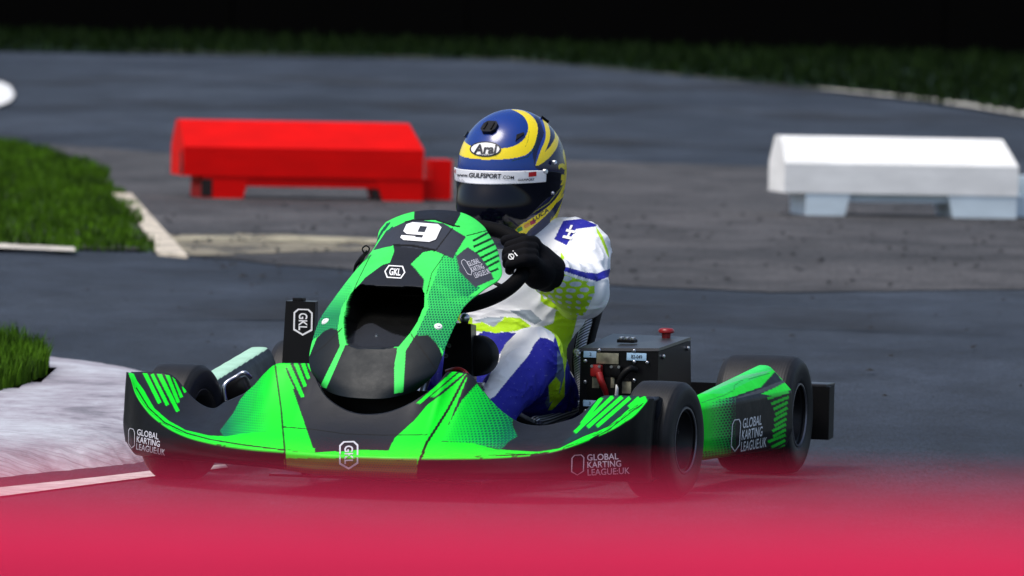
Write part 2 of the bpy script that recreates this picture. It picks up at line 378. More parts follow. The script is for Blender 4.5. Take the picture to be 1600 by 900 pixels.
def stain_mat(name, c, dens=.5, sc_=9, thr=.5, stretch=(1, .3, 1)):
    m = bpy.data.materials.new(name); t, b = nodes(m); b.inputs['Base Color'].default_value = (*c, 1); b.inputs['Roughness'].default_value = .9
    tc = t.nodes.new('ShaderNodeTexCoord'); mp = t.nodes.new('ShaderNodeMapping'); mp.inputs['Scale'].default_value = stretch; t.links.new(tc.outputs['Object'], mp.inputs[0])
    n = t.nodes.new('ShaderNodeTexNoise'); n.inputs['Scale'].default_value = sc_; n.inputs['Detail'].default_value = 8; t.links.new(mp.outputs[0], n.inputs['Vector'])
    r1 = t.nodes.new('ShaderNodeMapRange'); r1.inputs[1].default_value = thr-.12; r1.inputs[2].default_value = thr+.12; r1.inputs[3].default_value = 0; r1.inputs[4].default_value = dens; t.links.new(n.outputs[0], r1.inputs[0])
    t.links.new(r1.outputs[0], b.inputs['Alpha']); return m
ROADM = asphalt('race_asphalt', (.008, .012, .020), (.030, .038, .053), .7, (1.0, .35, 1), .5)
OLDM = asphalt('weathered_tarmac', (.033, .033, .035), (.068, .065, .067), .9, (1, .5, 1), .7, 150, .7)
sheet('road', [(-150, -30), (150, -30), (150, 400), (-150, 400)], 0, ROADM)
g = lambda *a: gnd(*a)
sheet('weathered_tarmac', wob([g(60, 225), g(330, 245), g(800, 250), g(1250, 262), g(1700, 275), (7, 40), (5, 33), g(1650, 452), g(1200, 458), g(700, 436), g(300, 402)], .012, 10, 3), .004, OLDM)
dust = mat('dried_dust', (.17, .155, .12), .95, vary=.5, vscale=9, bump=.5)
sheet('dust_patch', wob([g(255, 370), g(420, 368), g(565, 374), g(590, 392), g(420, 398), g(300, 402)], .02, 8, 5), .008, stain_mat('dried_mud', (.27, .24, .17), .75, 5, .42))
sheet('road_marking', [g(262, 374), g(420, 373), g(620, 378), g(620, 386), g(420, 381), g(268, 380)], .012, stain_mat('worn_road_paint', (.42, .38, .26), .8, 7, .42))
# tyre streaks on the far track
for k, (ya, yb) in enumerate(((122, 134), (158, 172), (212, 222), (470, 500))):
    sheet('rubber_streak', [g(-50, ya), g(500, ya-2+k), g(1000, ya+6), g(1700, ya+28), g(1700, yb+32), g(1000, yb+8), g(500, yb+k), g(-50, yb)], .007+.0005*k, stain_mat('rubber_marks', (.010, .011, .014), .55, 1.0, .52, (1, .25, 1)))

# grass
def grassmat(name, c0, c1):
    m = bpy.data.materials.new(name); t, b = nodes(m)
    tc = t.nodes.new('ShaderNodeTexCoord'); n = t.nodes.new('ShaderNodeTexNoise'); n.inputs['Scale'].default_value = 5.5; n.inputs['Detail'].default_value = 6; t.links.new(tc.outputs['Object'], n.inputs['Vector'])
    r1 = t.nodes.new('ShaderNodeMapRange'); r1.inputs[1].default_value = .38; r1.inputs[2].default_value = .64; t.links.new(n.outputs[0], r1.inputs[0])
    mx = t.nodes.new('ShaderNodeMixRGB'); mx.inputs[1].default_value = (*c0, 1); mx.inputs[2].default_value = (*c1, 1); t.links.new(r1.outputs[0], mx.inputs[0]); t.links.new(mx.outputs[0], b.inputs['Base Color']); b.inputs['Roughness'].default_value = .8; b.inputs['Specular IOR Level'].default_value = .08
    return m
GR = grassmat('grass_blades', (.010, .026, .002), (.070, .17, .006)); GRF = grassmat('shade_tinted_grass', (.002, .007, .001), (.007, .020, .001)); SOIL = mat('soil', (.02, .022, .01), .95, bump=.5)  # GRF: shade of the far strip is put into the green
def inside(x, y, poly): return inpoly(np.stack([x, y], 1), poly)
def mound(name, poly, hfun, step, m):
    xs = np.array([p[0] for p in poly]); ys = np.array([p[1] for p in poly]); X = np.arange(xs.min(), xs.max()+step, step); Y = np.arange(ys.min(), ys.max()+step*4, step*4)
    GX, GY = np.meshgrid(X, Y, indexing='ij'); f = grid_faces(len(X), len(Y)); V = np.stack([GX.ravel(), GY.ravel(), hfun(GX.ravel(), GY.ravel())], 1)
    c = V[f].mean(1); f = f[inside(c[:, 0], c[:, 1], poly)]; o = mesh(name, V, f, m); flip_up(o); o['kind'] = 'structure'; return o
def blades(name, poly, hfun, n, hgt, wd, m, seed, lean=.5):
    r_ = np.random.default_rng(seed); xs = np.array([p[0] for p in poly]); ys = np.array([p[1] for p in poly]); x = r_.uniform(xs.min(), xs.max(), n*3); y = r_.uniform(ys.min(), ys.max(), n*3)
    k = inside(x, y, poly); x = x[k][:n]; y = y[k][:n]; n = len(x); z = hfun(x, y); cl = np.array([noise.noise((a*3, b*3, 0)) for a, b in zip(x, y)])
    hh = hgt*r_.uniform(.5, 1.15, n)*(1+.5*cl); a = r_.uniform(0, 2*math.pi, n); le = hh*lean*r_.uniform(.1, 1, n)
    dx, dy = np.cos(a), np.sin(a); wx, wy = -dy*wd/2, dx*wd/2; V = np.zeros((n, 5, 3)); t2 = .55
    V[:, 0] = np.stack([x-wx, y-wy, z-.01], 1); V[:, 1] = np.stack([x+wx, y+wy, z-.01], 1)
    V[:, 2] = np.stack([x+wx*.7+dx*le*.35, y+wy*.7+dy*le*.35, z+hh*t2], 1); V[:, 3] = np.stack([x-wx*.7+dx*le*.35, y-wy*.7+dy*le*.35, z+hh*t2], 1); V[:, 4] = np.stack([x+dx*le, y+dy*le, z+hh], 1)
    b0 = np.arange(n)[:, None]*5; f = [tuple(q) for q in (b0+np.array([0, 1, 2, 3])).tolist()]+[tuple(q) for q in (b0+np.array([3, 2, 4])).tolist()]
    return mesh(name, V.reshape(-1, 3), f, m, smooth=False)
islA = [g(-700, 395), g(-200, 391), g(0, 389), g(110, 393), g(232, 394), g(225, 370), g(205, 330), g(182, 303), (-2.25, 46), (-2.9, 50), (-6, 52), (-6.5, 40)]
def hA(x, y):   # gentle knoll
    e = np.clip((y-33.5)/9, 0, 1); s = np.clip((-1.55-x-(y-34)*.055)/1.2, 0, 1); return .01+.03*np.sin(e*math.pi/2)*s**.8
o = mound('grass_verge', islA, hA, .06, SOIL)
o = blades('grass_turf', wob(islA, .035, 10, 21), hA, 100000, .042, .007, GR, 3); tag(o, 'rough green grass covering the island at the left beyond the track', 'grass', kind='stuff')
islB = [g(-500, 700), g(-200, 672), g(0, 646), g(45, 634), g(72, 622), g(76, 608), g(60, 592), g(20, 580), g(-60, 572), g(-400, 566)]
hB = lambda x, y: .06+0*x
o = mound('grass_plot', islB, hB, .04, SOIL)
o = blades('grass_tuft', islB, hB, 26000, .075, .005, GR, 4); tag(o, 'lush grass tuft growing behind the white kerb at the left edge', 'grass', kind='stuff')
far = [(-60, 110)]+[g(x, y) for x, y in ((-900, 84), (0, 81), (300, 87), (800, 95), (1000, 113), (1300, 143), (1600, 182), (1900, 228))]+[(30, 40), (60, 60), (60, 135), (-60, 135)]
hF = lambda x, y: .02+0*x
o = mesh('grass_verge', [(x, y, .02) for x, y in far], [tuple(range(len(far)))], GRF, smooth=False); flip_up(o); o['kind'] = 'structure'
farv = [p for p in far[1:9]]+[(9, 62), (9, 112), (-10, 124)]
o = blades('grass_turf', farv, hF, 26000, .12, .03, GRF, 6); tag(o, 'grass strip along the far edge of the track, shade put into its dark green', 'grass', kind='stuff')
cr = []; cf = []; _r = np.random.default_rng(11)
for i in range(420):
    px, py = _r.uniform(230, 1650), _r.uniform(322, 452); 
    if i > 300: px, py = _r.uniform(-20, 1650), _r.uniform(455, 640)
    x, y = gnd(px, py); r_ = _r.uniform(.004, .014)*(1 if i <= 300 else .7); q0 = len(cr); ang = _r.uniform(0, 6.28)
    for a_ in range(5): cr.append((x+r_*math.cos(ang+a_*1.257)*_r.uniform(.7, 1.8), y+r_*math.sin(ang+a_*1.257)*2.2, .012))
    cr.append((x, y, .012+r_*.8)); cf += [(q0+a_, q0+(a_+1) % 5, q0+5) for a_ in range(5)]
tag(mesh('rubber_crumbs', cr, cf, mat('rubber_crumb', (.006, .006, .007), .9), smooth=False), 'small black rubber crumbs scattered on the grey tarmac', 'debris', kind='stuff')
# far edge paint, left track marking
EDGE = stain_mat('edge_paint', (.5, .48, .42), .9, 5, .38)
sheet('edge_line', [g(1280, 141), g(1450, 157), g(1600, 178), g(1720, 196), g(1720, 204), g(1600, 185), g(1450, 161), g(1280, 143)], .025, EDGE)
sheet('edge_line', [g(200, 84), g(800, 96), g(1280, 142), g(1280, 143.5), g(800, 97), g(200, 85)], .025, stain_mat('edge_paint_worn', (.3, .3, .26), .5, 3, .5))
WP = mat('white_kerb_paint', (.72, .72, .7), .6, vary=.15)
mk = [g(-400, 160), g(-150, 135), g(0, 131), g(16, 138), g(23, 152), g(16, 162), g(0, 169), g(-150, 182)]
sheet('painted_kerb', mk, .02, WP)
# island kerb and edge line
KM = mat('worn_cream_kerb', (.50, .44, .35), .85, vary=.7, vscale=9, bump=.6, bscale=60)
def kerb(name, pts, z0, z1, m):
    bm = bmesh.new(); prism(bm, pts, 'z', z0, z1); o = bm_obj(bm, name, m, None, bev=.012); o['kind'] = 'structure'; return o
kerb('kerb', [g(174, 306), g(205, 306), g(235, 340), g(293, 404), g(246, 399), g(212, 345)], -.05, .014, KM)
sheet('edge_line', [g(-400, 395), g(0, 388), g(116, 394), g(118, 400), g(0, 395), g(-400, 403)], .02, stain_mat('edge_paint_cream', (.6, .55, .48), .95, 6, .33))
# the near kerb: pale scuffed concrete apron curving round the near grass
def kerb_mat():
    m = bpy.data.materials.new('scuffed_white_kerb'); t, b = nodes(m); tc = t.nodes.new('ShaderNodeTexCoord')
    mp = t.nodes.new('ShaderNodeMapping'); mp.inputs['Scale'].default_value = (1, .5, 1); mp.inputs['Rotation'].default_value = (0, 0, R(25)); t.links.new(tc.outputs['Object'], mp.inputs[0])
    n = t.nodes.new('ShaderNodeTexNoise'); n.inputs['Scale'].default_value = 3.6; n.inputs['Detail'].default_value = 10; n.inputs['Roughness'].default_value = .75; n.inputs['Distortion'].default_value = .3; t.links.new(mp.outputs[0], n.inputs['Vector'])
    cr = t.nodes.new('ShaderNodeValToRGB'); e = cr.color_ramp.elements; e[0].position = .34; e[0].color = (.15, .14, .16, 1); e[1].position = .64; e[1].color = (.52, .53, .57, 1); k = e.new(.47); k.color = (.34, .31, .35, 1); t.links.new(n.outputs[0], cr.inputs[0])
    mp2 = t.nodes.new('ShaderNodeMapping'); mp2.inputs['Scale'].default_value = (3, 60, 1); mp2.inputs['Rotation'].default_value = (0, 0, R(-35)); t.links.new(tc.outputs['Object'], mp2.inputs[0])
    s = t.nodes.new('ShaderNodeTexNoise'); s.inputs['Scale'].default_value = 1.6; s.inputs['Detail'].default_value = 4; t.links.new(mp2.outputs[0], s.inputs['Vector'])
    r1 = t.nodes.new('ShaderNodeMapRange'); r1.inputs[1].default_value = .3; r1.inputs[2].default_value = .52; r1.inputs[3].default_value = .5; r1.inputs[4].default_value = 1; t.links.new(s.outputs[0], r1.inputs[0])
    vm = t.nodes.new('ShaderNodeVectorMath'); vm.operation = 'SCALE'; t.links.new(cr.outputs[0], vm.inputs[0]); t.links.new(r1.outputs[0], vm.inputs['Scale']); t.links.new(vm.outputs[0], b.inputs['Base Color'])
    b.inputs['Roughness'].default_value = .7; bp = t.nodes.new('ShaderNodeBump'); bp.inputs['Strength'].default_value = .4; bp.inputs['Distance'].default_value = .006; t.links.new(n.outputs[0], bp.inputs['Height']); t.links.new(bp.outputs[0], b.inputs['Normal']); return m
kp_ = [g(-700, 556), g(-200, 558), g(0, 563), g(60, 567), g(200, 585), g(290, 610), g(335, 640), g(345, 675), g(300, 704), g(240, 719), g(195, 726), g(100, 735), g(0, 746), g(-300, 772)]
def chaik(P, n=2):
    for _ in range(n):
        Q = []
        for a, b in zip(P, P[1:]+P[:1]): Q += [(a[0]*.75+b[0]*.25, a[1]*.75+b[1]*.25), (a[0]*.25+b[0]*.75, a[1]*.25+b[1]*.75)]
        P = Q
    return P
kq = wob(chaik(kp_), .003, 3, 9)
V = [(x, y, 0) for x, y in kq]; cx_, cy_ = -1.5, 22.0
inn = [(cx_+(x-cx_)*.93, cy_+(y-cy_)*.9, .04) for x, y in kq]; nK = len(kq); inn2 = [(cx_+(x-cx_)*.75, cy_+(y-cy_)*.7, .06) for x, y in kq]
o = mesh('kerb', V+inn+inn2, [(i, (i+1) % nK, nK+(i+1) % nK, nK+i) for i in range(nK)]+[(nK+i, nK+(i+1) % nK, 2*nK+(i+1) % nK, 2*nK+i) for i in range(nK)]+[tuple(range(2*nK, 3*nK))], kerb_mat()); flip_out(o); o['kind'] = 'structure'
sheet('road_marking', [g(-300, 797), g(0, 764), g(160, 747), g(260, 735), g(352, 728), g(356, 733), g(262, 744), g(160, 757), g(0, 778), g(-300, 812)], .004, mat('white_line_paint', (.62, .6, .58), .7, vary=.25, vscale=20))

# stand-in fence filling the unidentified dark background: posts and near-black panels
scr = mat('near_black_panel', (.002, .002, .002), 1, bump=.0); pst = mat('dark_post', (.003, .003, .003), 1)
for _m in (scr, pst): _m.node_tree.nodes['Principled BSDF'].inputs['Specular IOR Level'].default_value = 0
A = np.array(g(-100, 30)); B_ = np.array(g(1700, 90)); A = np.array([-34., 128.]); B_ = np.array([22., 84.])
A = np.array([-40., 133.]); 
p0, p1 = np.array(g(0, 52)), np.array(g(1600, 92)); dv = (p1-p0)/np.linalg.norm(p1-p0); A = p0-dv*24; L_ = np.linalg.norm(p1-p0)+44
fe = empty('backdrop_fence', (A[0], A[1], 0), math.atan2(dv[1], dv[0])); tag(fe, 'long near-black stand-in fence closing off the dark background behind the far grass', 'fence')
nP = int(L_//3)
for k in range(nP+1):
    box('post', (k*3, .06, 1.6), (.08, .08, 3.2), pst, fe, bev=.01)
for k in range(nP):
    xs = np.linspace(k*3+.02, k*3+2.98, 16); zs = np.linspace(.02, 3.1, 12); Vp = np.array([(x, .015*math.sin(x*5+z*2)+.01*noise.noise((x*2, 0, z*2)), z) for z in zs for x in xs])
    V2 = np.vstack([Vp, Vp+[0, .006, 0]]); f = grid_faces(12, 16).tolist(); f2 = (grid_faces(12, 16, True)+192).tolist(); mesh('backdrop_panel', V2, f+f2, scr, fe)

# ------------------------------------------------------------ moulded barriers
def plastic(name, c, c2=None, rough=.45):
    m = mat(name, c, rough, vary=.09, vscale=5, bump=.25, bscale=30, stretch=(1, 1, 3)); return m
RED = plastic('red_moulded_plastic', (.70, .0015, .001)); WHT = plastic('white_moulded_plastic', (.82, .82, .80))
for _m in (RED, WHT): _m.node_tree.nodes['Principled BSDF'].inputs['Specular IOR Level'].default_value = .12; SLOT = mat('recess_shade', (.01, .004, .004), .9)  # dark blocks stand in for the shade inside the moulded slots
def barrier(name, x, y, rz, m, label, cat='barrier', left_slot=True, footm=None):
    root = empty(name, (x, y, 0), rz); root.scale = (.985 if left_slot else .955, .955, .955); tag(root, label, cat, 'low moulded barriers on the tarmac')
    Lh = .60; bm = bmesh.new()
    # profile (depth y, z): sloped shoulders, vertical lower faces; ends taper in at the top
    prof = [(-.17, .115), (-.17, .262), (-.055, .395), (.055, .395), (.17, .262), (.17, .115)]
    stations = [(-Lh, 1, -.0), (-Lh+.05, 1, 0), (Lh-.07, 1, 0), (Lh, 1, 0)]
    rings = []
    for i, (sx, k, _) in enumerate(stations):
        rg = []
        for (u, v) in prof:
            xx = sx
            if i == 3 and v > .3: xx = Lh-.055
            if i == 2 and v > .3: xx = Lh-.09
            if i == 0 and v < .3: xx = -Lh+.0
            rg.append(bm.verts.new((xx, u, v)))
        rings.append(rg)
    n = len(prof)
    for a, b in zip(rings[:-1], rings[1:]):
        for i in range(n): bm.faces.new([a[i], a[(i+1) % n], b[(i+1) % n], b[i]])
    bm.faces.new(rings[0]); bm.faces.new(rings[-1][::-1])
    o = bm_obj(bm, 'body', m, root, bev=.014, seg=3)
    fm = footm or m
    if not left_slot:
        bm = bmesh.new(); prism(bm, [(-.48, .13), (.59, .13), (.59, .075), (-.48, .075)], 'y', -.13, .13); bm_obj(bm, 'lower_beam', fm, root, bev=.008)
    for (a, b, aa, bb) in (((-.50, -.27, -.50, -.30), (.36, .60, .40, .60)) if left_slot else ((-.49, -.26, -.485, -.29), (.24, .595, .27, .595))):
        bm = bmesh.new(); prism(bm, [(a, .118), (b, .118), (bb, 0), (aa, 0)], 'y', -.165, .165); bm_obj(bm, 'foot', fm, root, bev=.008)
    bm = bmesh.new(); prism(bm, [(.602, .012), (.76, .012), (.76, .215), (.66, .215), (.66, .115), (.602, .115)], 'y', -.09, .09); bm_obj(bm, 'connector_lug', fm, root, bev=.008)
    if left_slot:
        bm = bmesh.new(); prism(bm, [(-.5, .135), (.598, .135), (.598, .066), (-.5, .066)], 'y', -.160, .160); bm_obj(bm, 'lower_beam', m, root, bev=.008)
        bm = bmesh.new(); prism(bm, [(-.165, .125), (-.09, .125), (-.10, .235), (-.13, .245)], 'x', -Lh-.003, -Lh+.02); bm_obj(bm, 'end_slot', SLOT, root)
        bm = bmesh.new(); prism(bm, [(-.505, .012), (-.455, .012), (-.455, .10), (-.505, .10)], 'y', -.168, -.14); bm_obj(bm, 'foot_slot', SLOT, root)
        bm = bmesh.new(); prism(bm, [(.345, .01), (.40, .006), (.385, .055), (.35, .06)], 'y', -.16, -.12); bm_obj(bm, 'wheel_slot', SLOT, root)
    return root
bx, by = gnd(462, 313); barrier('moulded_barrier', bx, by+.17, R(13), RED, 'low red moulded plastic barrier standing on the tarmac behind the helmet')
bx, by = gnd(1397, 340); barrier('moulded_barrier', bx, by+.17, R(12), WHT, 'low white moulded plastic barrier standing on the tarmac at the right', left_slot=False, footm=plastic('pale_blue_white_plastic', (.60, .70, .76)))

# near barrier, far out of focus
FG = plastic('crimson_moulded_plastic', (.47, .013, .055), rough=.7); FG.node_tree.nodes['Principled BSDF'].inputs['Specular IOR Level'].default_value = .1
fb = empty('crowd_barrier', (0, 1.8, 0)); tag(fb, 'crimson plastic barrier filling the bottom edge, far out of focus', 'barrier')
fb.rotation_euler = (0, R(-0.1), 0)
bm = bmesh.new(); zt = 1.131
prof = [(-.16, .05), (-.16, .22), (-.05, .34), (-.05, .95), (-.06, 1.05), (-.045, zt-.012), (-.02, zt), (.03, zt), (.05, zt-.012), (.06, 1.05), (.05, .95), (.05, .34), (.16, .22), (.16, .05)]
prism(bm, prof, 'x', -.8, .8); fo = bm_obj(bm, 'barrier_body', FG, fb, bev=.006)
for sx in (-.55, .55):
    bm = bmesh.new(); prism(bm, [(sx-.12, 0), (sx+.12, 0), (sx+.10, .052), (sx-.10, .052)], 'y', -.2, .2); bm_obj(bm, 'foot', FG, fb, bev=.006)
# ============================================================ KART
kart = empty('go_kart', tuple(KO), -TH); tag(kart, 'electric racing kart with bright green and black bodywork numbered 9, cornering', 'go kart')
Zh = lambda pts: Z((460, 310), 4.286, pts)      # zoomed image crops to image pixels: hood upper, hood lower, nose right, nose left, side pod
Zl = lambda pts: Z((460, 480), 4.286, pts)
Zr = lambda pts: Z((700, 580), 4.0, pts)
Zn = lambda pts: Z((180, 540), 4.09, pts)
Zp = lambda pts: Z((1040, 530), 3.75, pts)
def paintset(n, base): return np.tile(np.array(base, float), (n, 1))
def hexlogo(): # upright emblem: long hexagon ring with GKL reading downward
    hx = [(.5, 0), (.06, .16), (0, .22), (0, .78), (.1, .92), (.3, 1), (.7, 1), (.9, .92), (1, .78), (1, .22), (.94, .16)]
    hx = [(.5, 0), (0, .2), (0, .86), (.22, 1), (.78, 1), (1, .86), (1, .2)]
    return join2d(ring2d(hx, .17, .12), place2d(text2d('GKL', .022, 0, 1.02), .27, .20, .73, .84, -90))
LOGO = hexlogo()
EMB = ring2d([(.5, 0), (0, .18), (0, .86), (.22, 1), (.78, 1), (1, .86), (1, .18)], .16, .07)
def gkl_lines():
    return join2d(place2d(text2d('GLOBAL', .012, 0, 1.02), 0, .70, .74, 1), place2d(text2d('KARTING', .012, 0, 1.02), 0, .35, .80, .65), place2d(text2d('LEAGUE:UK', .012, 0, 1.02), 0, 0, 1, .30))
LEAGUE = gkl_lines()
def nine():
    s = .16; out = [(.0, .12), (.12, 0), (.85, 0), (1, .16), (1, .84), (.86, 1), (.14, 1), (0, .86), (0, .48), (.13, .34), (.60, .34), (.60, .2), (.40, .2), (.40, .26), (0, .26)]
    V_ = out+[(.40, .82), (.60, .82), (.60, .50), (.40, .50)]
    f = [(14, 0, 1, 12), (14, 12, 13), (1, 2, 11, 12), (2, 3, 11), (3, 4, 17, 10, 11), (17, 16, 4), (4, 5, 16), (16, 15, 5), (15, 5, 6), (15, 6, 7), (15, 7, 18), (18, 7, 8), (18, 8, 9), (18, 9, 10, 17)]
    return np.array(V_, float), f
NINE = nine()

# ---- front bumper ---------------------------------------------------------
def U(L): return np.array([un(*a) for a in L])
lipP = np.array([(-.640, -.185, .247), (-.628, -.20, .238), (-.603, -.24, .207), (-.561, -.28, .168), (-.51, -.32, .14), (-.437, -.37, .117), (-.371, -.40, .106), (-.285, -.44, .099), (-.169, -.48, .0965), (0, -.502, .094), (.215, -.48, .0965), (.315, -.44, .101), (.415, -.40, .113), (.481, -.37, .133), (.522, -.32, .153), (.567, -.28, .182), (.594, -.24, .21), (.603, -.2, .232)])
topP = np.vstack([U([(202, 582, -.15), (240, 582, -.15), (263, 585, -.15), (273, 591, -.15), (290, 611, -.16), (307, 628, -.18), (332, 639, -.21), (351, 629, -.22), (367, 622, -.23), (383, 614, -.24), (395, 604, -.24), (412, 585, -.25), (428, 571, -.25), (440, 568.5, -.25), (482, 569, -.26), (492, 590, -.29), (503, 612, -.32), (530, 636, -.35), (570, 648, -.365), (620, 640, -.36), (655, 622, -.34), (684, 600, -.30), (700, 582, -.27), (730, 584, -.25), (750, 605, -.25), (762, 621, -.25), (782, 642, -.24), (807, 659, -.22), (842, 666, -.2), (875, 660.5, -.19), (907, 648, -.18), (920, 637, -.17), (932, 626, -.16), (946, 619, -.15), (1003, 620, -.15)])])
topP[0][0] = -.640; topP[-1][0] = .603
botP = np.vstack([U([(189, 690, -.18), (214, 711, -.25), (327, 722, -.37), (444, 734, -.445), (500, 742, -.465), (545, 744, -.47), (655, 748, -.465), (760, 749, -.43), (850, 750, -.385), (930, 751, -.31), (985, 752, -.22)])]); botP[0][0] = -.640; botP[-1][0] = .603
nx = 640; X = np.linspace(-.640, .603, nx)
Lc = spl(lipP[:, 0], lipP[:, 1:], X); Tc = spl(topP[:, 0], topP[:, 1:], X); Bc = spl(botP[:, 0], botP[:, 1:], X)
rows = []
ctr = np.exp(-(X/.30)**4)
def add(y, z): rows.append(np.stack([X, y, z], 1))
# underside return, apron, lip, deck, back lip
add(Bc[:, 0]+.06, Bc[:, 1]+.004); add(Bc[:, 0]+.02, Bc[:, 1]-.002)
for t in np.linspace(0, 1, 22):
    bulge = .012*math.sin(math.pi*t)+.010*math.exp(-((t-.25)/.2)**2)
    add(Bc[:, 0]*(1-t)+Lc[:, 0]*t-bulge*(1-.3*ctr), Bc[:, 1]*(1-t)+Lc[:, 1]*t)
for t in np.linspace(.014, 1, 120):
    cy = Lc[:, 0]+.62*(Tc[:, 0]-Lc[:, 0]); cz = Lc[:, 1]+(.36+.08*ctr)*(Tc[:, 1]-Lc[:, 1])
    add((1-t)**2*Lc[:, 0]+2*t*(1-t)*cy+t*t*Tc[:, 0], (1-t)**2*Lc[:, 1]+2*t*(1-t)*cz+t*t*Tc[:, 1]+.004*math.exp(-((t-.03)/.03)**2))
add(Tc[:, 0]+.004, Tc[:, 1]+.0015); add(Tc[:, 0]+.010, Tc[:, 1]-.001); add(Tc[:, 0]+.014, Tc[:, 1]-.012); add(Tc[:, 0]+.03, Tc[:, 1]-.07*np.clip((Tc[:, 1]-.08)/.12, 0, 1)); 
G = np.stack(rows, 0)          # (nv, nx, 3)
# end caps run back beside the wheels
def capcol(c, sgn, k): q = c.copy(); q[:, 1] += [.012, .05, .085][k]; q[:, 0] += sgn*[.006, .004, -.01][k]; q[:, 2] = c[:, 2]-(c[:, 2]-c[:, 2].min())*[0, .03, .10][k]; return q
Lcap = [capcol(G[:, 0], -1, k) for k in (2, 1, 0)]; Rcap = [capcol(G[:, -1], 1, k) for k in (0, 1, 2)]
G = np.concatenate([np.stack(Lcap, 1), G, np.stack(Rcap, 1)], 1)
nv, nc = G.shape[:2]; Vb = G.reshape(-1, 3)
bumper = mesh('front_bumper', Vb, grid_faces(nv, nc), M['body'], kart)
P = image_px(Vb); C = paintset(len(P), NAVY); Hf = np.zeros(len(P))
row = np.repeat(np.arange(nv), nc)
apron = row < 24
C[apron] = BLK
dk = ~apron
def fill(poly, col, msk=None):
    k = inpoly(P, poly)
    if msk is not None: k &= msk
    C[k] = col; Hf[k] = 0; return k
gl = [(200, 581), (209, 584), (214, 595), (224, 608.5), (241, 637.8), (263, 657), (290, 672), (327, 680.6), (356, 681.8), (376, 677), (415, 674.5), (425, 640), (427, 600), (429, 569), (445, 566), (492, 700), (492, 707), (561, 702.7), (606, 704), (617, 684), (728, 584), (733, 583), (700, 665), (690, 690), (737, 692), (775, 702), (840, 706), (875, 700), (912, 682), (950, 667), (985, 637), (1000, 622), (1008, 618), (1012, 628), (1002, 645), (975, 666), (937, 686), (900, 701), (850, 713), (775, 721), (700, 723), (655, 728), (545, 730), (446, 712), (375, 704), (327, 697), (290, 687), (253, 668), (229, 646), (212, 616), (203, 590)]
fill(gl, GREEN, dk)
fill([(446, 705), (655, 715), (655, 726), (545, 728), (446, 717)], GREEN)
fill([(438, 571), (441, 577), (489, 700), (492, 708), (446, 716), (439, 638), (431, 572)], GREEN)
# honeycomb printed areas
k = fill([(350, 665), (365, 645), (375, 625), (395, 600), (412, 580), (431, 568), (428, 600), (426, 640), (418, 674), (376, 678), (350, 682), (344, 673)], GREEN, dk); Hf[k] = np.clip((428-P[k, 0])/75, 0, 1)**1.1*.95
k = fill([(745, 600), (764, 622), (784, 642), (801, 655), (800, 664), (808, 682), (796, 689), (783, 702), (765, 699), (737, 692), (690, 689), (700, 665), (722, 625)], GREEN, dk); Hf[k] = np.clip(((P[k, 0]-700)*.8+(P[k, 1]-640)*.3)/85, .1, 1)*.95
k = (P[:, 0] > 444) & (P[:, 0] < 652) & (P[:, 1] > 716) & (row < 26); C[k] = OLIVE; Hf[k] = np.clip((P[k, 1]-712)/26, .2, .8)
# centre navy field over the green bottom band
fill([(446, 575), (489, 700), (529, 706), (561, 702.7), (606.7, 704), (617, 684), (667, 629), (726, 584), (690, 580), (660, 640), (570, 655), (490, 610), (480, 566)], NAVY, dk)
fill([(617, 686), (649, 655), (668, 632), (692, 615), (722, 590), (728, 586), (668, 688), (664, 710), (606, 706)], GREEN, dk)
k = inpoly(P, [(494, 595), (500, 612), (520, 632), (550, 647), (600, 648), (640, 634), (660, 620), (660, 650), (600, 662), (540, 658), (495, 630)]) & dk & (row > 130); pass
for L in ([(175, 175), (205, 178), (295, 360), (275, 375)], [(225, 185), (245, 178), (345, 375), (325, 387)], [(265, 180), (297, 182), (412, 415), (390, 427)], [(320, 187), (347, 190), (414, 360), (395, 369)], [(365, 200), (382, 215), (434, 325), (415, 336)], [(425, 262), (440, 262), (458, 295), (440, 302)],
          [(1045, 112), (1068, 112), (1145, 275), (1124, 283)], [(1085, 112), (1117, 112), (1210, 325), (1187, 331)], [(1140, 112), (1167, 112), (1226, 258), (1204, 266)], [(1185, 112), (1212, 112), (1246, 210), (1227, 216)], [(1225, 112), (1240, 112), (1252, 165), (1240, 150)]): fill(Zn(L), GREEN, dk)
for L in ([(940, 422), (972, 424), (862, 525), (843, 520)], [(1000, 424), (1032, 426), (860, 577), (836, 573)], [(1060, 430), (1092, 433), (845, 647), (816, 642)], [(1105, 438), (1132, 445), (940, 602), (910, 599)]): fill(Zl(L), GREEN, dk)
# right tip field
k = inpoly(P, Zr([(1215, 150), (960, 150), (880, 225), (790, 385), (700, 470), (850, 400), (1000, 340), (1140, 222), (1195, 170)])) & dk; C[k] = (.004, .03, .03); Hf[k] = 0
for a, b in (((960, 165), (835, 330)), ((1030, 158), (792, 383)), ((1088, 160), (872, 350)), ((1138, 165), (930, 345)), ((1195, 165), (1130, 225))):
    k = bars(P, [Zr([a, b])], 6.0) & dk; C[k] = GREEN
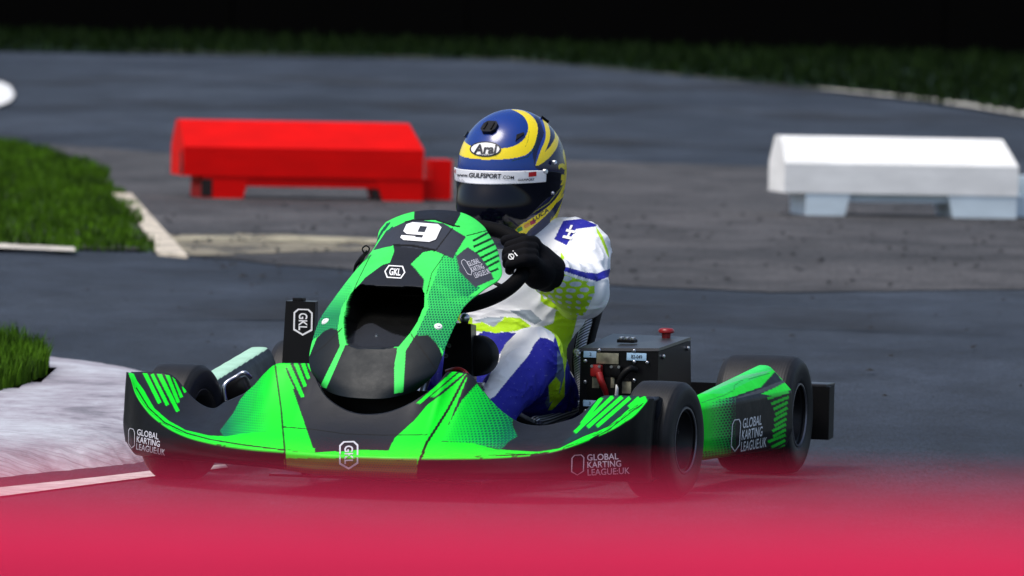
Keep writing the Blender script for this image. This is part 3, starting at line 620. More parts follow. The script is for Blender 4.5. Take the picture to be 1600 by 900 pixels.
# seams and lip line
blk = (.004, .004, .004)
for pts, wd in ((Zn([(1020, 110), (1060, 400), (1085, 690), (1092, 830)]), 2.6), ([(735, 580), (727, 589), (700, 640), (668, 690), (655, 722), (652, 750)], 4.0),
                ([(213, 606), (232, 637), (257, 660), (292, 677), (330, 687), (380, 695), (444, 703)], 1.9), ([(1005, 630), (985, 645), (950, 672), (912, 692), (880, 703), (840, 709.5), (775, 712)], 1.4),
                ([(443, 667), (490, 671), (540, 678), (600, 680), (668, 679)], 1.3)):
    k = nearline(P, pts, wd) & (dk | (row > 4)); C[k] = blk; Hf[k] = 0
rs = np.random.default_rng(5)      # rub marks along the lip
for i in range(70):
    t_ = rs.uniform(0, 1); base_ = np.array([(1004, 632), (985, 645), (950, 671), (912, 690), (880, 700), (840, 707), (775, 713), (700, 714), (600, 718), (500, 716), (444, 704), (375, 700), (327, 692), (290, 680), (253, 662)]); j_ = int(t_*13.99)**1 % 14
    if rs.random() < .45: j_ = rs.integers(0, 6)
    f_ = rs.uniform(); a_ = base_[j_]*(1-f_)+base_[j_+1]*f_; d_ = (base_[j_+1]-base_[j_]); d_ = d_/np.linalg.norm(d_); L_ = rs.uniform(3, 16); a_ = a_+rs.normal(0, 2.2, 2)
    kk = nearline(P, [tuple(a_), tuple(a_+d_*L_+rs.normal(0, .7, 2))], rs.uniform(.5, 1.3)) & (dk | (row > 15)); C[kk] = C[kk]*.25
setcol(bumper, C, Hf)
# lower lump at both ends, under the lip
def lump(a, b, parent=bumper):
    pass
decal('emblem', LOGO, (530, 734), (30, -1), (0, -44), bumper, M['whiteg'])
decal('lettering', EMB, (892, 743), (20, -1), (1, -32), bumper, M['whiteg']); decal('lettering', LEAGUE, (918, 743), (66, -3), (-1, -33), bumper, M['whiteg'])
decal('lettering', EMB, (201, 699), (10, 3), (0, -31), bumper, M['whiteg']); decal('lettering', LEAGUE, (213, 702), (45, 10), (2, -32), bumper, M['whiteg'])

# ---- hood (nassau panel) --------------------------------------------------
hr = [  # left edge, centre, right edge : px, py, y
    ((505, 607, -.30), (574, 623, -.36), (652, 610, -.30)),
    ((489, 585, -.285), (577, 604, -.345), (678, 586, -.285)),
    ((483, 566, -.265), (580, 585, -.325), (688, 566, -.265)),
    ((486, 540, -.235), (585, 552, -.285), (697, 540, -.235)),
    ((497, 505, -.18), (592, 508, -.23), (712, 506, -.18)),
    ((522, 466, -.10), (603, 465, -.15), (727, 477, -.13)),
    ((551, 428, -.02), (618, 427, -.07), (757, 452, -.05)),
    ((575, 400, .04), (638, 392, .01), (783, 433, .03)),
    ((588, 380, .075), (657, 362, .07), (781, 405, .085)),
    ((592, 362, .10), (672, 343, .115), (774, 383, .12)),
    ((603, 347, .13), (690, 328, .165), (758, 356, .155))]
K3 = np.array([[un(*q) for q in r_] for r_ in hr])    # rows,3,3
t0 = np.linspace(0, 1, len(hr)); nh = 300; tv = np.linspace(0, 1, nh); ns = 240; s = np.linspace(-1, 1, ns)
Lh_, Ch_, Rh_ = [spl(t0, K3[:, i], tv) for i in range(3)]
def across(a, c, b, s):
    e = np.abs(s)**2.6
    lin_ = np.where(s < 0, -s, s)
    side = np.where((s < 0)[:, None], a, b)
    base = c+(side-c)*lin_[:, None]
    # push the flat span forward: depth and height follow a fuller curve than x
    out = base.copy(); w_ = e[:, None]; out[:, 1:] = c[1:]+(side[:, 1:]-c[1:])*w_
    # keep the picture-plane slope of the ridge between centre and edge
    return out
Gh = np.stack([across(Lh_[i], Ch_[i], Rh_[i], s) for i in range(nh)])
# soften the crease where sides roll over
Vh = Gh.reshape(-1, 3); Ph = image_px(Vh)
OPEN = Zh([(375, 640), (410, 600), (445, 575), (480, 582), (640, 592), (790, 592), (850, 600), (870, 640), (868, 720), (820, 830), (775, 900)])+Zl([(700, 262), (600, 276), (420, 276), (350, 248), (335, 180), (330, 100), (335, 0)])
OPEN = OPEN+Zh([(335, 800), (350, 700)])
ino = inpoly(Ph, OPEN)
def polydist(P_, poly):
    d = np.full(len(P_), 1e9)
    for a, b in zip(poly, poly[1:]+poly[:1]):
        a = np.array(a, float); b = np.array(b, float); q = b-a
        if q@q < 1e-9: continue
        t = np.clip(((P_-a)@q)/(q@q), 0, 1); d = np.minimum(d, np.linalg.norm(P_-(a+t[:, None]*q), axis=1))
    return d
dd = polydist(Ph, OPEN)
rise = np.clip((545-Ph[:, 1])/95, 0, 1)
rec = np.where(ino, np.clip(dd/4, 0, 1)*(.012+.15*rise**.8), 0)
Vh2 = Vh.copy(); Vh2[:, 1] += rec; Vh2[:, 2] -= rec*.12
hood = mesh('front_panel', Vh2, grid_faces(nh, ns), M['body'], kart)
P = Ph; HG = (.055, .80, .12); GREEN_N = GREEN; GREEN = HG  # hood green paler: sky reflection is put into the base colour
C = paintset(len(P), GREEN); Hf = np.zeros(len(P))
def fill(poly, col):
    k = inpoly(P, poly); C[k] = col; Hf[k] = 0; return k
# honeycomb flanks
k = fill(Zh([(995, 370), (1080, 360), (1130, 480), (1240, 600), (1110, 700), (1090, 800), (1040, 900), (900, 900), (780, 900), (830, 840), (880, 720), (905, 620), (930, 560)])+[], GREEN)
Hf[k] = np.clip(.42+.4*np.clip((P[k, 1]-400)/110, 0, 1)+.25*np.clip((P[k, 0]-695)/60, -1, 1), .3, .85)
k = fill([(642, 520), (665, 470), (760, 460), (700, 560), (690, 546), (670, 524), (654, 524)], GREEN); Hf[k] = np.clip(.55+.25*(P[k, 1]-470)/60, .4, .9)
k = inpoly(P, [(672, 440), (690, 445), (742, 470), (735, 480), (700, 470)]) ; Hf[k] *= .8
k = fill([(470, 560), (500, 470), (545, 440), (551, 450), (530, 497), (527, 520), (517, 512), (490, 530)], GREEN); Hf[k] = np.clip((P[k, 1]-440)/60, .3, .85)
# navy nose
fill(Zl([(100, 330), (150, 205), (200, 160), (245, 138), (285, 150), (330, 250), (700, 270), (790, 185), (830, 188), (900, 188), (950, 240), (975, 280), (1000, 350), (960, 700), (50, 700), (60, 340)]), (.006, .010, .014))
fill(Zh([(662, 316), (800, 322), (940, 345), (860, 362), (780, 440), (810, 470), (870, 545), (860, 620), (405, 605), (440, 570), (475, 530), (590, 445), (640, 430), (668, 355)]), NAVY)
fill([(583, 391), (604, 360), (632, 347), (646, 342), (693, 349), (728, 370), (707, 404), (679, 392), (614, 384), (604, 386), (584, 391)], (.035, .04, .055))
fill(Zh([(805, 60), (1110, 60), (1112, 108), (1070, 185), (940, 140), (800, 138)]), NAVY)
# V stripes
fill([(559, 447.7), (554, 450), (545, 462), (534, 480), (530, 497), (528, 518), (531, 541), (500, 604), (510, 607), (540.5, 537), (537, 515), (538, 496), (541, 471), (548, 458), (562, 450)], GREEN)
fill([(661, 450), (667, 453), (670, 480), (650, 523), (634, 548), (630, 613), (616, 615), (616, 573), (621, 543), (641, 520.8), (655, 498), (664, 470)], GREEN)
# black bars on the upper flanks
for a, b in (((1195, 285), (1300, 228)), ((1200, 325), (1335, 262)), ((1210, 368), (1350, 300)), ((1245, 400), (1362, 342)), ((1265, 432), (1370, 380)), ((1285, 462), (1370, 418)), ((1310, 495), (1365, 470))):
    k = bars(P, [Zh([a, b])], 3.6); C[k] = (.004, .04, .012)
for a, b in (((545, 300), (590, 210)), ((560, 275), (605, 190)), ((580, 240), (625, 165)), ((600, 215), (640, 160)), ((620, 225), (660, 190))):
    k = bars(P, [Zh([a, b])], 2.6); C[k] = (.004, .08, .05)
fill([(730.7, 386), (713, 400), (718, 425), (742, 449), (772, 436), (762, 416), (748, 398)], (.05, .055, .07))
for pts, wd in ((Zl([(320, 140), (200, 260), (95, 335)]), 1.6), (Zl([(780, 180), (860, 290), (945, 410)]), 1.6), (Zh([(1005, 375), (920, 500), (885, 640)]), 1.3), (Zh([(510, 380), (430, 540), (395, 620)]), 1.1), (Zh([(945, 350), (1058, 200)]), 1.8), (Zh([(745, 158), (800, 145), (940, 140), (1060, 182), (1105, 188)]), 2.6), (Zh([(1155, 250), (1290, 215)]), 1.4)):
    k = nearline(P, pts, wd); C[k] = blk; Hf[k] = 0
k = nearline(P, Zh([(668, 312), (800, 318), (940, 348)]), 3.6); C[k] = (.001, .001, .001)  # shadow line below the number plate, painted into the colour
C[ino] = (.010, .011, .013); Hf[ino] = 0  # opening interior: its shade is painted in, blackest in the deep part
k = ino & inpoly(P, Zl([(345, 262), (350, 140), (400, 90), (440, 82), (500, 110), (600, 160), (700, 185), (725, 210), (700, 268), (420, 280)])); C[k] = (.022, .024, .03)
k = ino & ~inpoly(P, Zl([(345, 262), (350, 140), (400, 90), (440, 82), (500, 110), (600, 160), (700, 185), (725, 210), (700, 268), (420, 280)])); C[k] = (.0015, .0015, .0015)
setcol(hood, C, Hf)
so_ = hood.modifiers.new('thick', 'SOLIDIFY'); so_.thickness = .0035; so_.offset = -1
decal('number', NINE, (624, 375), (55, 4), (13, -28), hood, M['white'], lift=.002)
decal('emblem', place2d(LOGO, 0, 0, 1, 1), (598, 434), (4, -19), (36, 1), hood, M['white'])if 0 else None
hexh = [(0, .5), (.16, 0), (.84, 0), (1, .5), (.84, 1), (.16, 1)]
decal('emblem', join2d(ring2d(hexh, .13, .17), place2d(text2d('GKL', .03), .24, .22, .78, .78)), (599, 434), (33, 2), (3, -20), hood, M['white'])
decal('lettering', EMB, (733, 433), (7, -5), (-14, -24), hood, M['whiteg'], cuts=1); decal('lettering', LEAGUE, (743, 435), (24, -8), (-14, -26), hood, M['whiteg'], cuts=1)
def stud(px, py, tgt, r=.010, name='fixing_stud', m='white'):
    if tgt.name not in _b: _b[tgt.name] = bvh_of(tgt)
    d = ray(px, py); d = Vector((d@KX, d@KY, d[2])).normalized(); o_ = CAM-KO; h = _b[tgt.name].ray_cast(Vector((o_@KX, o_@KY, o_[2])), d)
    if h[0] is None: return
    n = h[1] if h[1].dot(d) < 0 else -h[1]; q = n.to_track_quat('Z', 'Y').to_matrix(); bm = bmesh.new()
    for rr, hh, z in ((r, .003, .001), (r*.45, .004, .003)):
        c = bmesh.ops.create_cone(bm, cap_ends=True, segments=20, radius1=rr, radius2=rr*.75, depth=hh)
        for v in c['verts']: v.co.z += z
    for v in bm.verts: v.co = q@v.co+h[0]
    bm_obj(bm, name, M[m] if isinstance(m, str) else m, tgt, smooth=True)
stud(508, 502, hood); stud(685, 510, hood); stud(588, 525, hood, .0045, 'screw', 'metal')
GREEN = GREEN_N
# spring clip at the left shoulder of the hood
cl = un(572, 398, -.0)
tube('spring_clip', [un(560, 418, .02), un(566, 408, .02), un(570, 398, .02), un(566, 389, .02), un(572, 384, .02), un(577, 388, .02), un(574, 396, .02), un(568, 402, .02), un(563, 410, .02)], .0018, M['black'], kart, 8)
tube('tether', [un(574, 392, .03), un(566, 402, .03), un(556, 415, .03), un(553, 424, .03)], [.003, .006, .005, .002], M['black'], kart, 8)

box('dark_gap_panel', (0, -.21, .15), (.36, .012, .17), M['black'], kart, bev=.002)  # added black panel that keeps the gap under the hood dark
# ---- wheels ---------------------------------------------------------------
def rubber_mat():
    m = bpy.data.materials.new('slick_rubber'); t, b = nodes(m); tc = t.nodes.new('ShaderNodeTexCoord')
    n = t.nodes.new('ShaderNodeTexNoise'); n.inputs['Scale'].default_value = 30; n.inputs['Detail'].default_value = 6; t.links.new(tc.outputs['Object'], n.inputs['Vector'])
    cr = t.nodes.new('ShaderNodeValToRGB'); e = cr.color_ramp.elements; e[0].position = .3; e[0].color = (.003, .003, .0035, 1); e[1].position = .75; e[1].color = (.011, .011, .013, 1); t.links.new(n.outputs[0], cr.inputs[0]); t.links.new(cr.outputs[0], b.inputs['Base Color'])
    b.inputs['Roughness'].default_value = .55; b.inputs['Specular IOR Level'].default_value = .35; w_ = t.nodes.new('ShaderNodeTexWave'); w_.wave_type = 'BANDS'; w_.bands_direction = 'X'; w_.inputs['Scale'].default_value = 45; w_.inputs['Distortion'].default_value = 1.5; t.links.new(tc.outputs['Object'], w_.inputs['Vector'])
    bp = t.nodes.new('ShaderNodeBump'); bp.inputs['Strength'].default_value = .25; bp.inputs['Distance'].default_value = .001; t.links.new(w_.outputs[0], bp.inputs['Height']); t.links.new(bp.outputs[0], b.inputs['Normal']); return m
M['rubber'] = rubber_mat()
def tyre_prof(wd, r, rim):
    h = wd/2; P_ = [(-h*.72, rim), (-h*.93, rim+.006), (-h*.985, rim+(r-rim)*.35), (-h*1.0, rim+(r-rim)*.6), (-h*.96, rim+(r-rim)*.82), (-h*.88, r-.006), (-h*.78, r-.0015), (-h*.5, r), (0, r+.0005), (h*.5, r), (h*.78, r-.0015), (h*.88, r-.006), (h*.96, rim+(r-rim)*.82), (h*1.0, rim+(r-rim)*.6), (h*.985, rim+(r-rim)*.35), (h*.93, rim+.006), (h*.72, rim)]
    Q = smoothpath([(a, b, 0) for a, b in P_], 4)[:, :2].tolist()
    # shoulder ribs
    out = []
    for a, b in Q:
        if .80*h < abs(a) < .97*h and b > rim+(r-rim)*.55: b += .0014*math.sin(a*2200); 
        out.append((a, b))
    return out+[(h*.6, rim-.004), (-h*.6, rim-.004)]
def wheel(c, wd, r, rim, rz, out):
    w_ = bpy.data.objects.new('wheel', None); link(w_, kart); w_.location = c; w_.rotation_euler = (0, 0, rz); w_.empty_display_size = .05
    lathe('tyre', tyre_prof(wd, r, rim), M['rubber'], w_, n=96)
    h = wd/2; s = out
    prof = [(s*h*.93, rim+.004), (s*h*.86, rim+.003), (s*h*.82, rim-.006), (s*h*.45, rim-.012), (s*h*.30, rim-.03), (s*h*.25, .032), (s*h*.42, .03), (s*h*.42, .0), (-s*h*.3, .0), (-s*h*.3, .03), (-s*h*.2, rim-.02), (-s*h*.8, rim-.010), (-s*h*.93, rim+.003), (-s*h*.88, rim+.009), (s*h*.88, rim+.010)]
    lathe('rim', prof, M['alu'], w_, n=72)
    rg = [(s*h*.95, rim+.004), (s*h*.955, rim+.0005), (s*h*.92, rim-.001), (s*h*.92, rim+.004)]
    lathe('rim_ring', rg, M['ring'], w_, n=72)
    for k in range(3):
        a = 2*math.pi*k/3+.4; lathe('wheel_nut', [(s*h*.26, 0), (s*h*.26, .006), (s*h*.38, .006), (s*h*.38, 0)], M['metal'], w_, n=6, c=(0, .045*math.cos(a), .045*math.sin(a)))
    return w_
wheel((.586, 0, .133), .118, .133, .072, -R(5), 1); wheel((-.566, 0, .133), .118, .133, .072, -R(5), -1)
wheel((.562, 1.05, .142), .19, .142, .072, 0, 1); wheel((-.562, 1.05, .142), .19, .142, .072, 0, -1)
tube('rear_axle', [(-.47, 1.05, .142), (0, 1.05, .142), (.47, 1.05, .142)], .02, M['metal'], kart, 16, sm=0)
for sx in (-1, 1): lathe('rear_hub', [(sx*.40, .0), (sx*.40, .04), (sx*.47, .04), (sx*.47, 0)], M['alu'], kart, n=24, c=(0, 1.05, .142))
# ---- chassis --------------------------------------------------------------
for sx in (-1, 1):
    tube('chassis_rail', [(sx*.16, -.34, .055), (sx*.20, -.2, .055), (sx*.26, 0, .055), (sx*.33, .25, .055), (sx*.31, .6, .055), (sx*.29, 1.15, .06)], .015, M['gloss'], kart)
    tube('stub_axle', [(sx*.30, 0, .10), (sx*.42, 0, .12), (sx*.55, 0, .133)], .012, M['metal'], kart, sm=2)
    tube('tie_rod', [(sx*.03, .10, .12), (sx*.45, .07, .13)], .007, M['metal'], kart, sm=0)
tube('front_crossbar', [(-.27, 0, .06), (.27, 0, .06)], .016, M['gloss'], kart, sm=0); tube('bumper_bar', [(-.16, -.34, .055), (-.12, -.4, .06), (.12, -.4, .06), (.16, -.34, .055)], .01, M['gloss'], kart)
box('floor_tray', (0, .08, .038), (.50, .82, .006), M['gloss'], kart, bev=.001)
tube('side_rod', [un(757, 618, .16), un(765, 621, .17), un(790, 633, .2), un(812, 648, .25), un(832, 659, .3)], [.006, .007, .007, .006], M['metal'], kart, 10)
tube('side_rail', [un(762, 626, .19), un(790, 642, .22), un(815, 656, .27), un(850, 672, .36)], .012, M['gloss'], kart)
for i in (0, 1): 
    q = un(*[(843, 664, .3), (728, 655, .1)][i]); 
b_ = un(843, 662, .32); lathe('rod_end', [(-.006, 0), (-.006, .006), (.006, .006), (.006, 0)], M['metal'], kart, n=12, c=tuple(b_))
# ---- side pods ------------------------------------------------------------
def crisp(p, k=.16):
    out = [(p[0][0], p[0][1], 0)]
    for a, b, c in zip(p[:-2], p[1:-1], p[2:]):
        for t, o_ in ((k, a), (k, c)): 
            d = math.dist(b, o_); tt = min(.45, .005/d); out.append((b[0]+(o_[0]-b[0])*tt, b[1]+(o_[1]-b[1])*tt, 0))
    return out+[(p[-1][0], p[-1][1], 0)]
def pod(sgn):
    st = []   # front face corners and rear: (x, y, z)
    yA, yB = .20, .775
    n1 = 60; ys = np.linspace(0, 1, n1)
    def sec(t):
        y = yA+(yB-yA)*t; zt_ = .216+.056*t; xo = .624+.074*t; xi = (.590+.024*t) if sgn > 0 else (.556+.045*t); ch = .014+.036*t; zc = zt_-.010-.026*t
        zb = .066+.004*t
        # round the nose inwards
        k = math.exp(-t/.02); xo -= .03*k; z2 = zt_-.004*k
        pts = [(xi-.05, zt_-.11), (xi-.012, z2-.012), (xi, z2), (xo-ch-.006, zt_-.001), (xo, zc-.010-.012*t), (xo+.004, .12), (xo-.012, zb+.012), (xo-.05, zb), (xi-.06, zb)]
        return y, pts
    rows_ = []
    for t in ys:
        y, p = sec(t); q = smoothpath(crisp(p), 5)
        # keep corners reasonably tight
        rows_.append(np.stack([q[:, 0]*sgn, np.full(len(q), y), q[:, 1]], 1))
    # end caps shrink
    def cap(r_, dy, k): c = r_.mean(0); q = c+(r_-c)*k; q[:, 1] = r_[0, 1]+dy; return q
    rows_ = [cap(rows_[0], .004, 0.02), cap(rows_[0], -.006, .90), cap(rows_[0], -.004, .965)]+rows_+[cap(rows_[-1], .004, .97), cap(rows_[-1], .006, .93), cap(rows_[-1], .0, .02)]
    # add inner wall by closing loop
    G_ = np.stack(rows_); nr, ncp = G_.shape[:2]; V_ = G_.reshape(-1, 3); f = grid_faces(nr, ncp).tolist()
    for i in range(nr-1): f.append([i*ncp+ncp-1, i*ncp, (i+1)*ncp, (i+1)*ncp+ncp-1])
    return V_, f, nr, ncp
for sgn in (1, -1):
    V_, f, nr, ncp = pod(sgn)
    # finer for paint
    o = mesh('side_pod', V_, f, M['pod'], kart); 
    bm = bmesh.new(); bm.from_mesh(o.data); bmesh.ops.subdivide_edges(bm, edges=bm.edges, cuts=2, use_grid_fill=True); bmesh.ops.recalc_face_normals(bm, faces=bm.faces); bm.to_mesh(o.data); bm.free()
    o.data.polygons.foreach_set('use_smooth', [True]*len(o.data.polygons))
    V_ = np.array([v.co[:] for v in o.data.vertices]); Vm = V_.copy(); Vm[:, 0] = abs(Vm[:, 0]); P = image_px(Vm)
    y_, z_ = V_[:, 1], V_[:, 2]; C = paintset(len(P), BLK); Hf = np.zeros(len(P))
    topm = z_ > (.216+.056*(y_-.2)/.54)-.014
    k = (P[:, 0] < 1149); C[k] = GREEN; Hf[k] = np.clip((P[k, 0]-1106)/40, 0, 1)
    kk = k & (P[:, 1] > 705); Hf[kk] = np.maximum(Hf[kk], .6)
    k = inpoly(P, Zp([(100, 310), (540, 150), (640, 165), (730, 270), (735, 300), (610, 330), (560, 320), (640, 285), (690, 250), (640, 190), (560, 280), (400, 335), (210, 376)])); C[k] = GREEN; Hf[k] = 0
    k = inpoly(P, Zp([(210, 376), (400, 338), (600, 280), (700, 240), (690, 275), (600, 300), (400, 345)])); 
    k = topm & (P[:, 1] < 615) & (P[:, 0] < 1215); C[k] = (.02, .72, .10); Hf[k] = 0  # top face paler: sky reflection is put into its green
    k = inpoly(P, Zp([(410, 345), (560, 290), (700, 235), (705, 250), (640, 285), (560, 315), (400, 352)])); C[k] = (.05, .055, .06); Hf[k] = 0
    k = inpoly(P, Zp([(170, 320), (430, 215), (640, 178), (560, 205), (400, 250), (230, 318)])); C[k] = (.10, .55, .20)
    k = nearline(P, Zp([(400, 300), (405, 270), (440, 245), (630, 195)]), .9) | nearline(P, Zp([(210, 372), (340, 330), (400, 300)]), .9); C[k] = (.004, .2, .03)
    for i in range(12):
        y0 = 305+i*31.5+(i > 5)*2; L_ = [(615, 720), (597, 722), (620, 722), (632, 716), (642, 714), (635, 710), (638, 708), (625, 706), (630, 705), (600, 703), (620, 702), (630, 700)][i]
        k = bars(P, [Zp([(L_[0], y0+12), (L_[1], y0-30)])], 4.4); C[k] = GREEN if P is not None else 0; Hf[k] = 0
    ins = (abs(V_[:, 0]) < (.588 if sgn > 0 else .554)+(.024 if sgn > 0 else .045)*(y_-.2)/.575); C[ins] = BLK; Hf[ins] = 0
    if sgn < 0: 
        C = paintset(len(P), BLK); k = topm; C[k] = (.02, .72, .10); k = topm & (abs(V_[:, 0]) > .5); C[k] = (.42, .70, .52); C[ins] = BLK; Hf[:] = 0  # far-side pod: sky sheen on top painted in as whitish green
    setcol(o, C, Hf)
    if sgn > 0:
        podR = o; decal('lettering', EMB, (1141, 707), (14, -2), (3, -51), o, M['white']); decal('lettering', LEAGUE, (1157, 706), (40, -8), (4, -52), o, M['white'])
hexa('pod_bracket', [un(1085, 628, .22), un(1094, 645, .22), un(1094, 645, .26), un(1085, 628, .26), un(1078, 620, .22), un(1091, 630, .22), un(1091, 630, .26), un(1078, 620, .26)], M['black'], kart, bev=.001)
# ---- rear bumper ----------------------------------------------------------
bm = bmesh.new(); prism(bm, [(-.685, 1.22), (-.67, 1.33), (.67, 1.33), (.685, 1.22), (.685, 1.215), (-.685, 1.215)], 'z', .075, .203); bm_obj(bm, 'rear_bumper', M['black'], kart, bev=.008)
for px in (1268, 1285): pass
box('bumper_cap', (.64, 1.27, .205), (.07, .09, .008), M['boxtop'], kart, bev=.003)
# ---- battery box (beside the seat) ---------------------------------------
q = [un(905, 660, .46), un(1030, 660, .46), un(1084, 655, .84), un(960, 655, .84), un(907, 549, .46), un(1029, 549.5, .46), un(1079, 532, .80), un(958, 526.5, .80)]
zb = .10
for i in range(4): q[i] = np.array([q[i+4][0], q[i+4][1], zb])
q[2][1] += .03; q[3][1] += .03
bb = hexa('battery_box', q, M['gloss'], kart, bev=.004)
ql = [p.copy() for p in q[4:]]; cen = sum(ql)/4
lid = hexa('lid', [p+np.array([0, 0, .0015]) for p in [cen+(p-cen)*1.012 for p in ql]]+[p+np.array([0, 0, .008]) for p in [cen+(p-cen)*1.0 for p in ql]], M['boxtop'], bb, bev=.003)
lc = un(1041, 523, .76); lathe('stop_button', [(-.012, 0), (-.012, .010), (.003, .011), (.005, .018), (.010, .019), (.015, .015), (.016, 0)], M['red'], bb, axis='z', n=32, c=tuple(lc))
lt = un(980, 534, .58); box('latch', tuple(lt+[0, 0, .002]), (.042, .035, .008), M['black'], bb, bev=.002)
for dx in (-.014, .0, .014): box('latch_clasp', tuple(lt+[dx, 0, .0085]), (.008, .02, .006), M['metal'], bb, bev=.001)
yf = .457
def plate(name, x0, y0, x1, y1, m, d=.002, par=bb, y=yf):
    a = un(x0, y1, y); b = un(x1, y0, y); box(name, ((a[0]+b[0])/2, y-d/2-.0008, (a[2]+b[2])/2), (b[0]-a[0], d, b[2]-a[2]), m, par, bev=.0004)
zc5 = lambda x, y: (860+x/4.5, 470+y/4.5)
for (a, b, c, d, m, nm) in ((235, 355, 325, 397, 'label', 'label'), (538, 370, 677, 417, 'label', 'label'), (232, 700, 322, 740, 'label', 'label'), (325, 370, 482, 440, 'foil', 'rating_plate'), (295, 540, 345, 612, 'foil', 'label'), (425, 540, 452, 612, 'foil', 'label'), (505, 570, 570, 650, 'foil', 'label')):
    p0 = zc5(a, b); p1 = zc5(c, d); plate(nm, *p0, *p1, M[m])
box('connector_panel', (un(950, 600, yf)[0], yf-.0005, .22), (.10, .0012, .05), M['black'], bb, bev=.0003)
def txt_on(s, x0, y0, x1, y1, y=yf-.0035, par=bb, m='dark'):
    V2, f2 = text2d(s, .01); a = un(x0, y1, y); b = un(x1, y0, y); mesh('lettering', [(a[0]+u*(b[0]-a[0]), y, a[2]+v*(b[2]-a[2])) for u, v in V2], f2, M[m], par, smooth=False)
txt_on('2', *zc5(275, 364), *zc5(288, 386)); txt_on('B2-049', *zc5(568, 382), *zc5(645, 404)); txt_on('3', *zc5(270, 710), *zc5(283, 730))
def bolt(px, py, y=yf, r=.0045, par=bb):
    c = un(px, py, y); lathe('bolt', [(.001, 0), (.001, r), (-.003, r), (-.0045, r*.6), (-.0045, r*.35), (-.002, .0)], M['metal'], par, axis='y', n=14, c=tuple(c))
for a, b in ((345, 348), (590, 352), (248, 424), (590, 430), (682, 435), (246, 570), (248, 775), (590, 560)): bolt(*zc5(a, b))
for a, b in ((752, 392), (957, 334)): 
    p_ = zc5(a, b); yy = .50 if a < 800 else .76; xx = q[5][0]+(q[6][0]-q[5][0])*((yy-.46)/.34)+.001; zz = un(p_[0], p_[1], yy)[2]; lathe('bolt', [(0, 0), (0, .006), (.004, .006), (.006, .003), (.006, 0)], M['metal'], bb, axis='x', n=14, c=(xx, yy, zz))
for (a, b, m) in ((335, 490, 'redc'), (472, 495, 'black')):
    p_ = zc5(a, b); c = un(p_[0], p_[1], yf); box('connector', (c[0], yf-.012, c[2]), (.027, .024, .028), M[m], bb, bev=.006)
    for sx in (-1, 1): lathe('connector_screw', [(-.025, 0), (-.025, .0035), (-.022, .0035), (-.022, 0)], M['metal'], bb, axis='y', n=10, c=(c[0]+sx*.009, yf, c[2]+.011))
C5 = lambda x, y, yl: un(*zc5(x, y), yl)
tube('cable', [C5(340, 510, .43), C5(355, 560, .425), C5(372, 600, .43), C5(388, 640, .44), C5(400, 700, .45)], [.009, .008, .007, .005], M['redc'], bb)
tube('cable', [C5(600, 490, .44), C5(560, 480, .425), C5(510, 520, .42), C5(480, 580, .42), C5(465, 680, .43)], [.008, .008, .006, .005], M['black'], bb)
tube('cable', [C5(470, 590, .419), C5(468, 620, .419), C5(464, 670, .425)], .004, M['white'], bb)
# ---- second box on the far side ------------------------------------------
x0, x1 = -.432, -.345
lb = hexa('equipment_box', [(-.437, .34, .08), (-.360, .34, .08), (-.37, .41, .08), (-.44, .41, .08), (-.425, .345, .404), (-.352, .345, .404), (-.365, .41, .404), (-.430, .41, .404)], M['gloss'], kart, bev=.006)
box('lid_catch', (-.40, .37, .406), (.025, .03, .012), M['black'], lb, bev=.003)
decal('emblem', LOGO, (458, 524), (30, 1), (1, -42), lb, M['white'], kart)
# ---- electronics, column and pedals behind the hood ----------------------
eb = hexa('control_unit', [un(688, 610, .04), un(738, 610, .04), un(745, 610, .14), un(695, 610, .14), un(700, 503, .04), un(736, 506, .04), un(744, 508, .14), un(708, 505, .14)], M['gloss'], kart, bev=.006)
for p_ in ((702, 540), (697, 556)): 
    c = un(*p_, .037); lathe('bolt', [(0, .002), (0, .005), (-.003, .005), (-.003, .002)], M['metal'], eb, axis='y', n=14, c=tuple(c))
mc_ = un(744, 556, .12); lathe('drive_cover', [(-.03, .0), (-.03, .040), (-.022, .047), (.03, .047), (.04, .03), (.04, 0)], M['black'], kart, axis='y', n=32, c=tuple(mc_))
bm = bmesh.new(); bmesh.ops.create_uvsphere(bm, u_segments=20, v_segments=12, radius=.012)
for v in bm.verts: v.co += Vector(un(726, 497, .05))
bm_obj(bm, 'column_bolt', M['metal'], kart, smooth=True)
tube('bolt_stem', [un(726, 520, .05), un(726, 500, .05)], .009, M['black'], kart, sm=0)
tube('steering_column', [(.0, -.05, .14), (.01, .15, .34), (.03, .30, .455)], .011, M['metal'], kart, sm=2)
tube('red_hose', [un(698, 580, -.1), un(708, 577, -.12), un(720, 577, -.13), un(731, 586, -.14), un(735, 600, -.12)], .0045, M['redc'], kart)
box('bracket', tuple(un(751, 603, .1)), (.02, .02, .015), M['metal'], kart, bev=.002)
for sx in (-1, 1): tube('pedal', [(sx*.12, -.18, .06), (sx*.12, -.20, .20), (sx*.15, -.20, .22)], .007, M['gloss'], kart, sm=3)
tube('tie_bracket', [un(352, 628, .1), un(351, 602, .1), un(370, 588, .12), un(382, 582, .12), un(392, 590, .14)], .005, M['metal'], kart, 10, sm=5)
box('side_bracket', tuple(un(372, 607, .16)), (.055, .05, .05), M['gloss'], kart, bev=.01, rot=Matrix.Rotation(R(-18), 3, 'Y'))
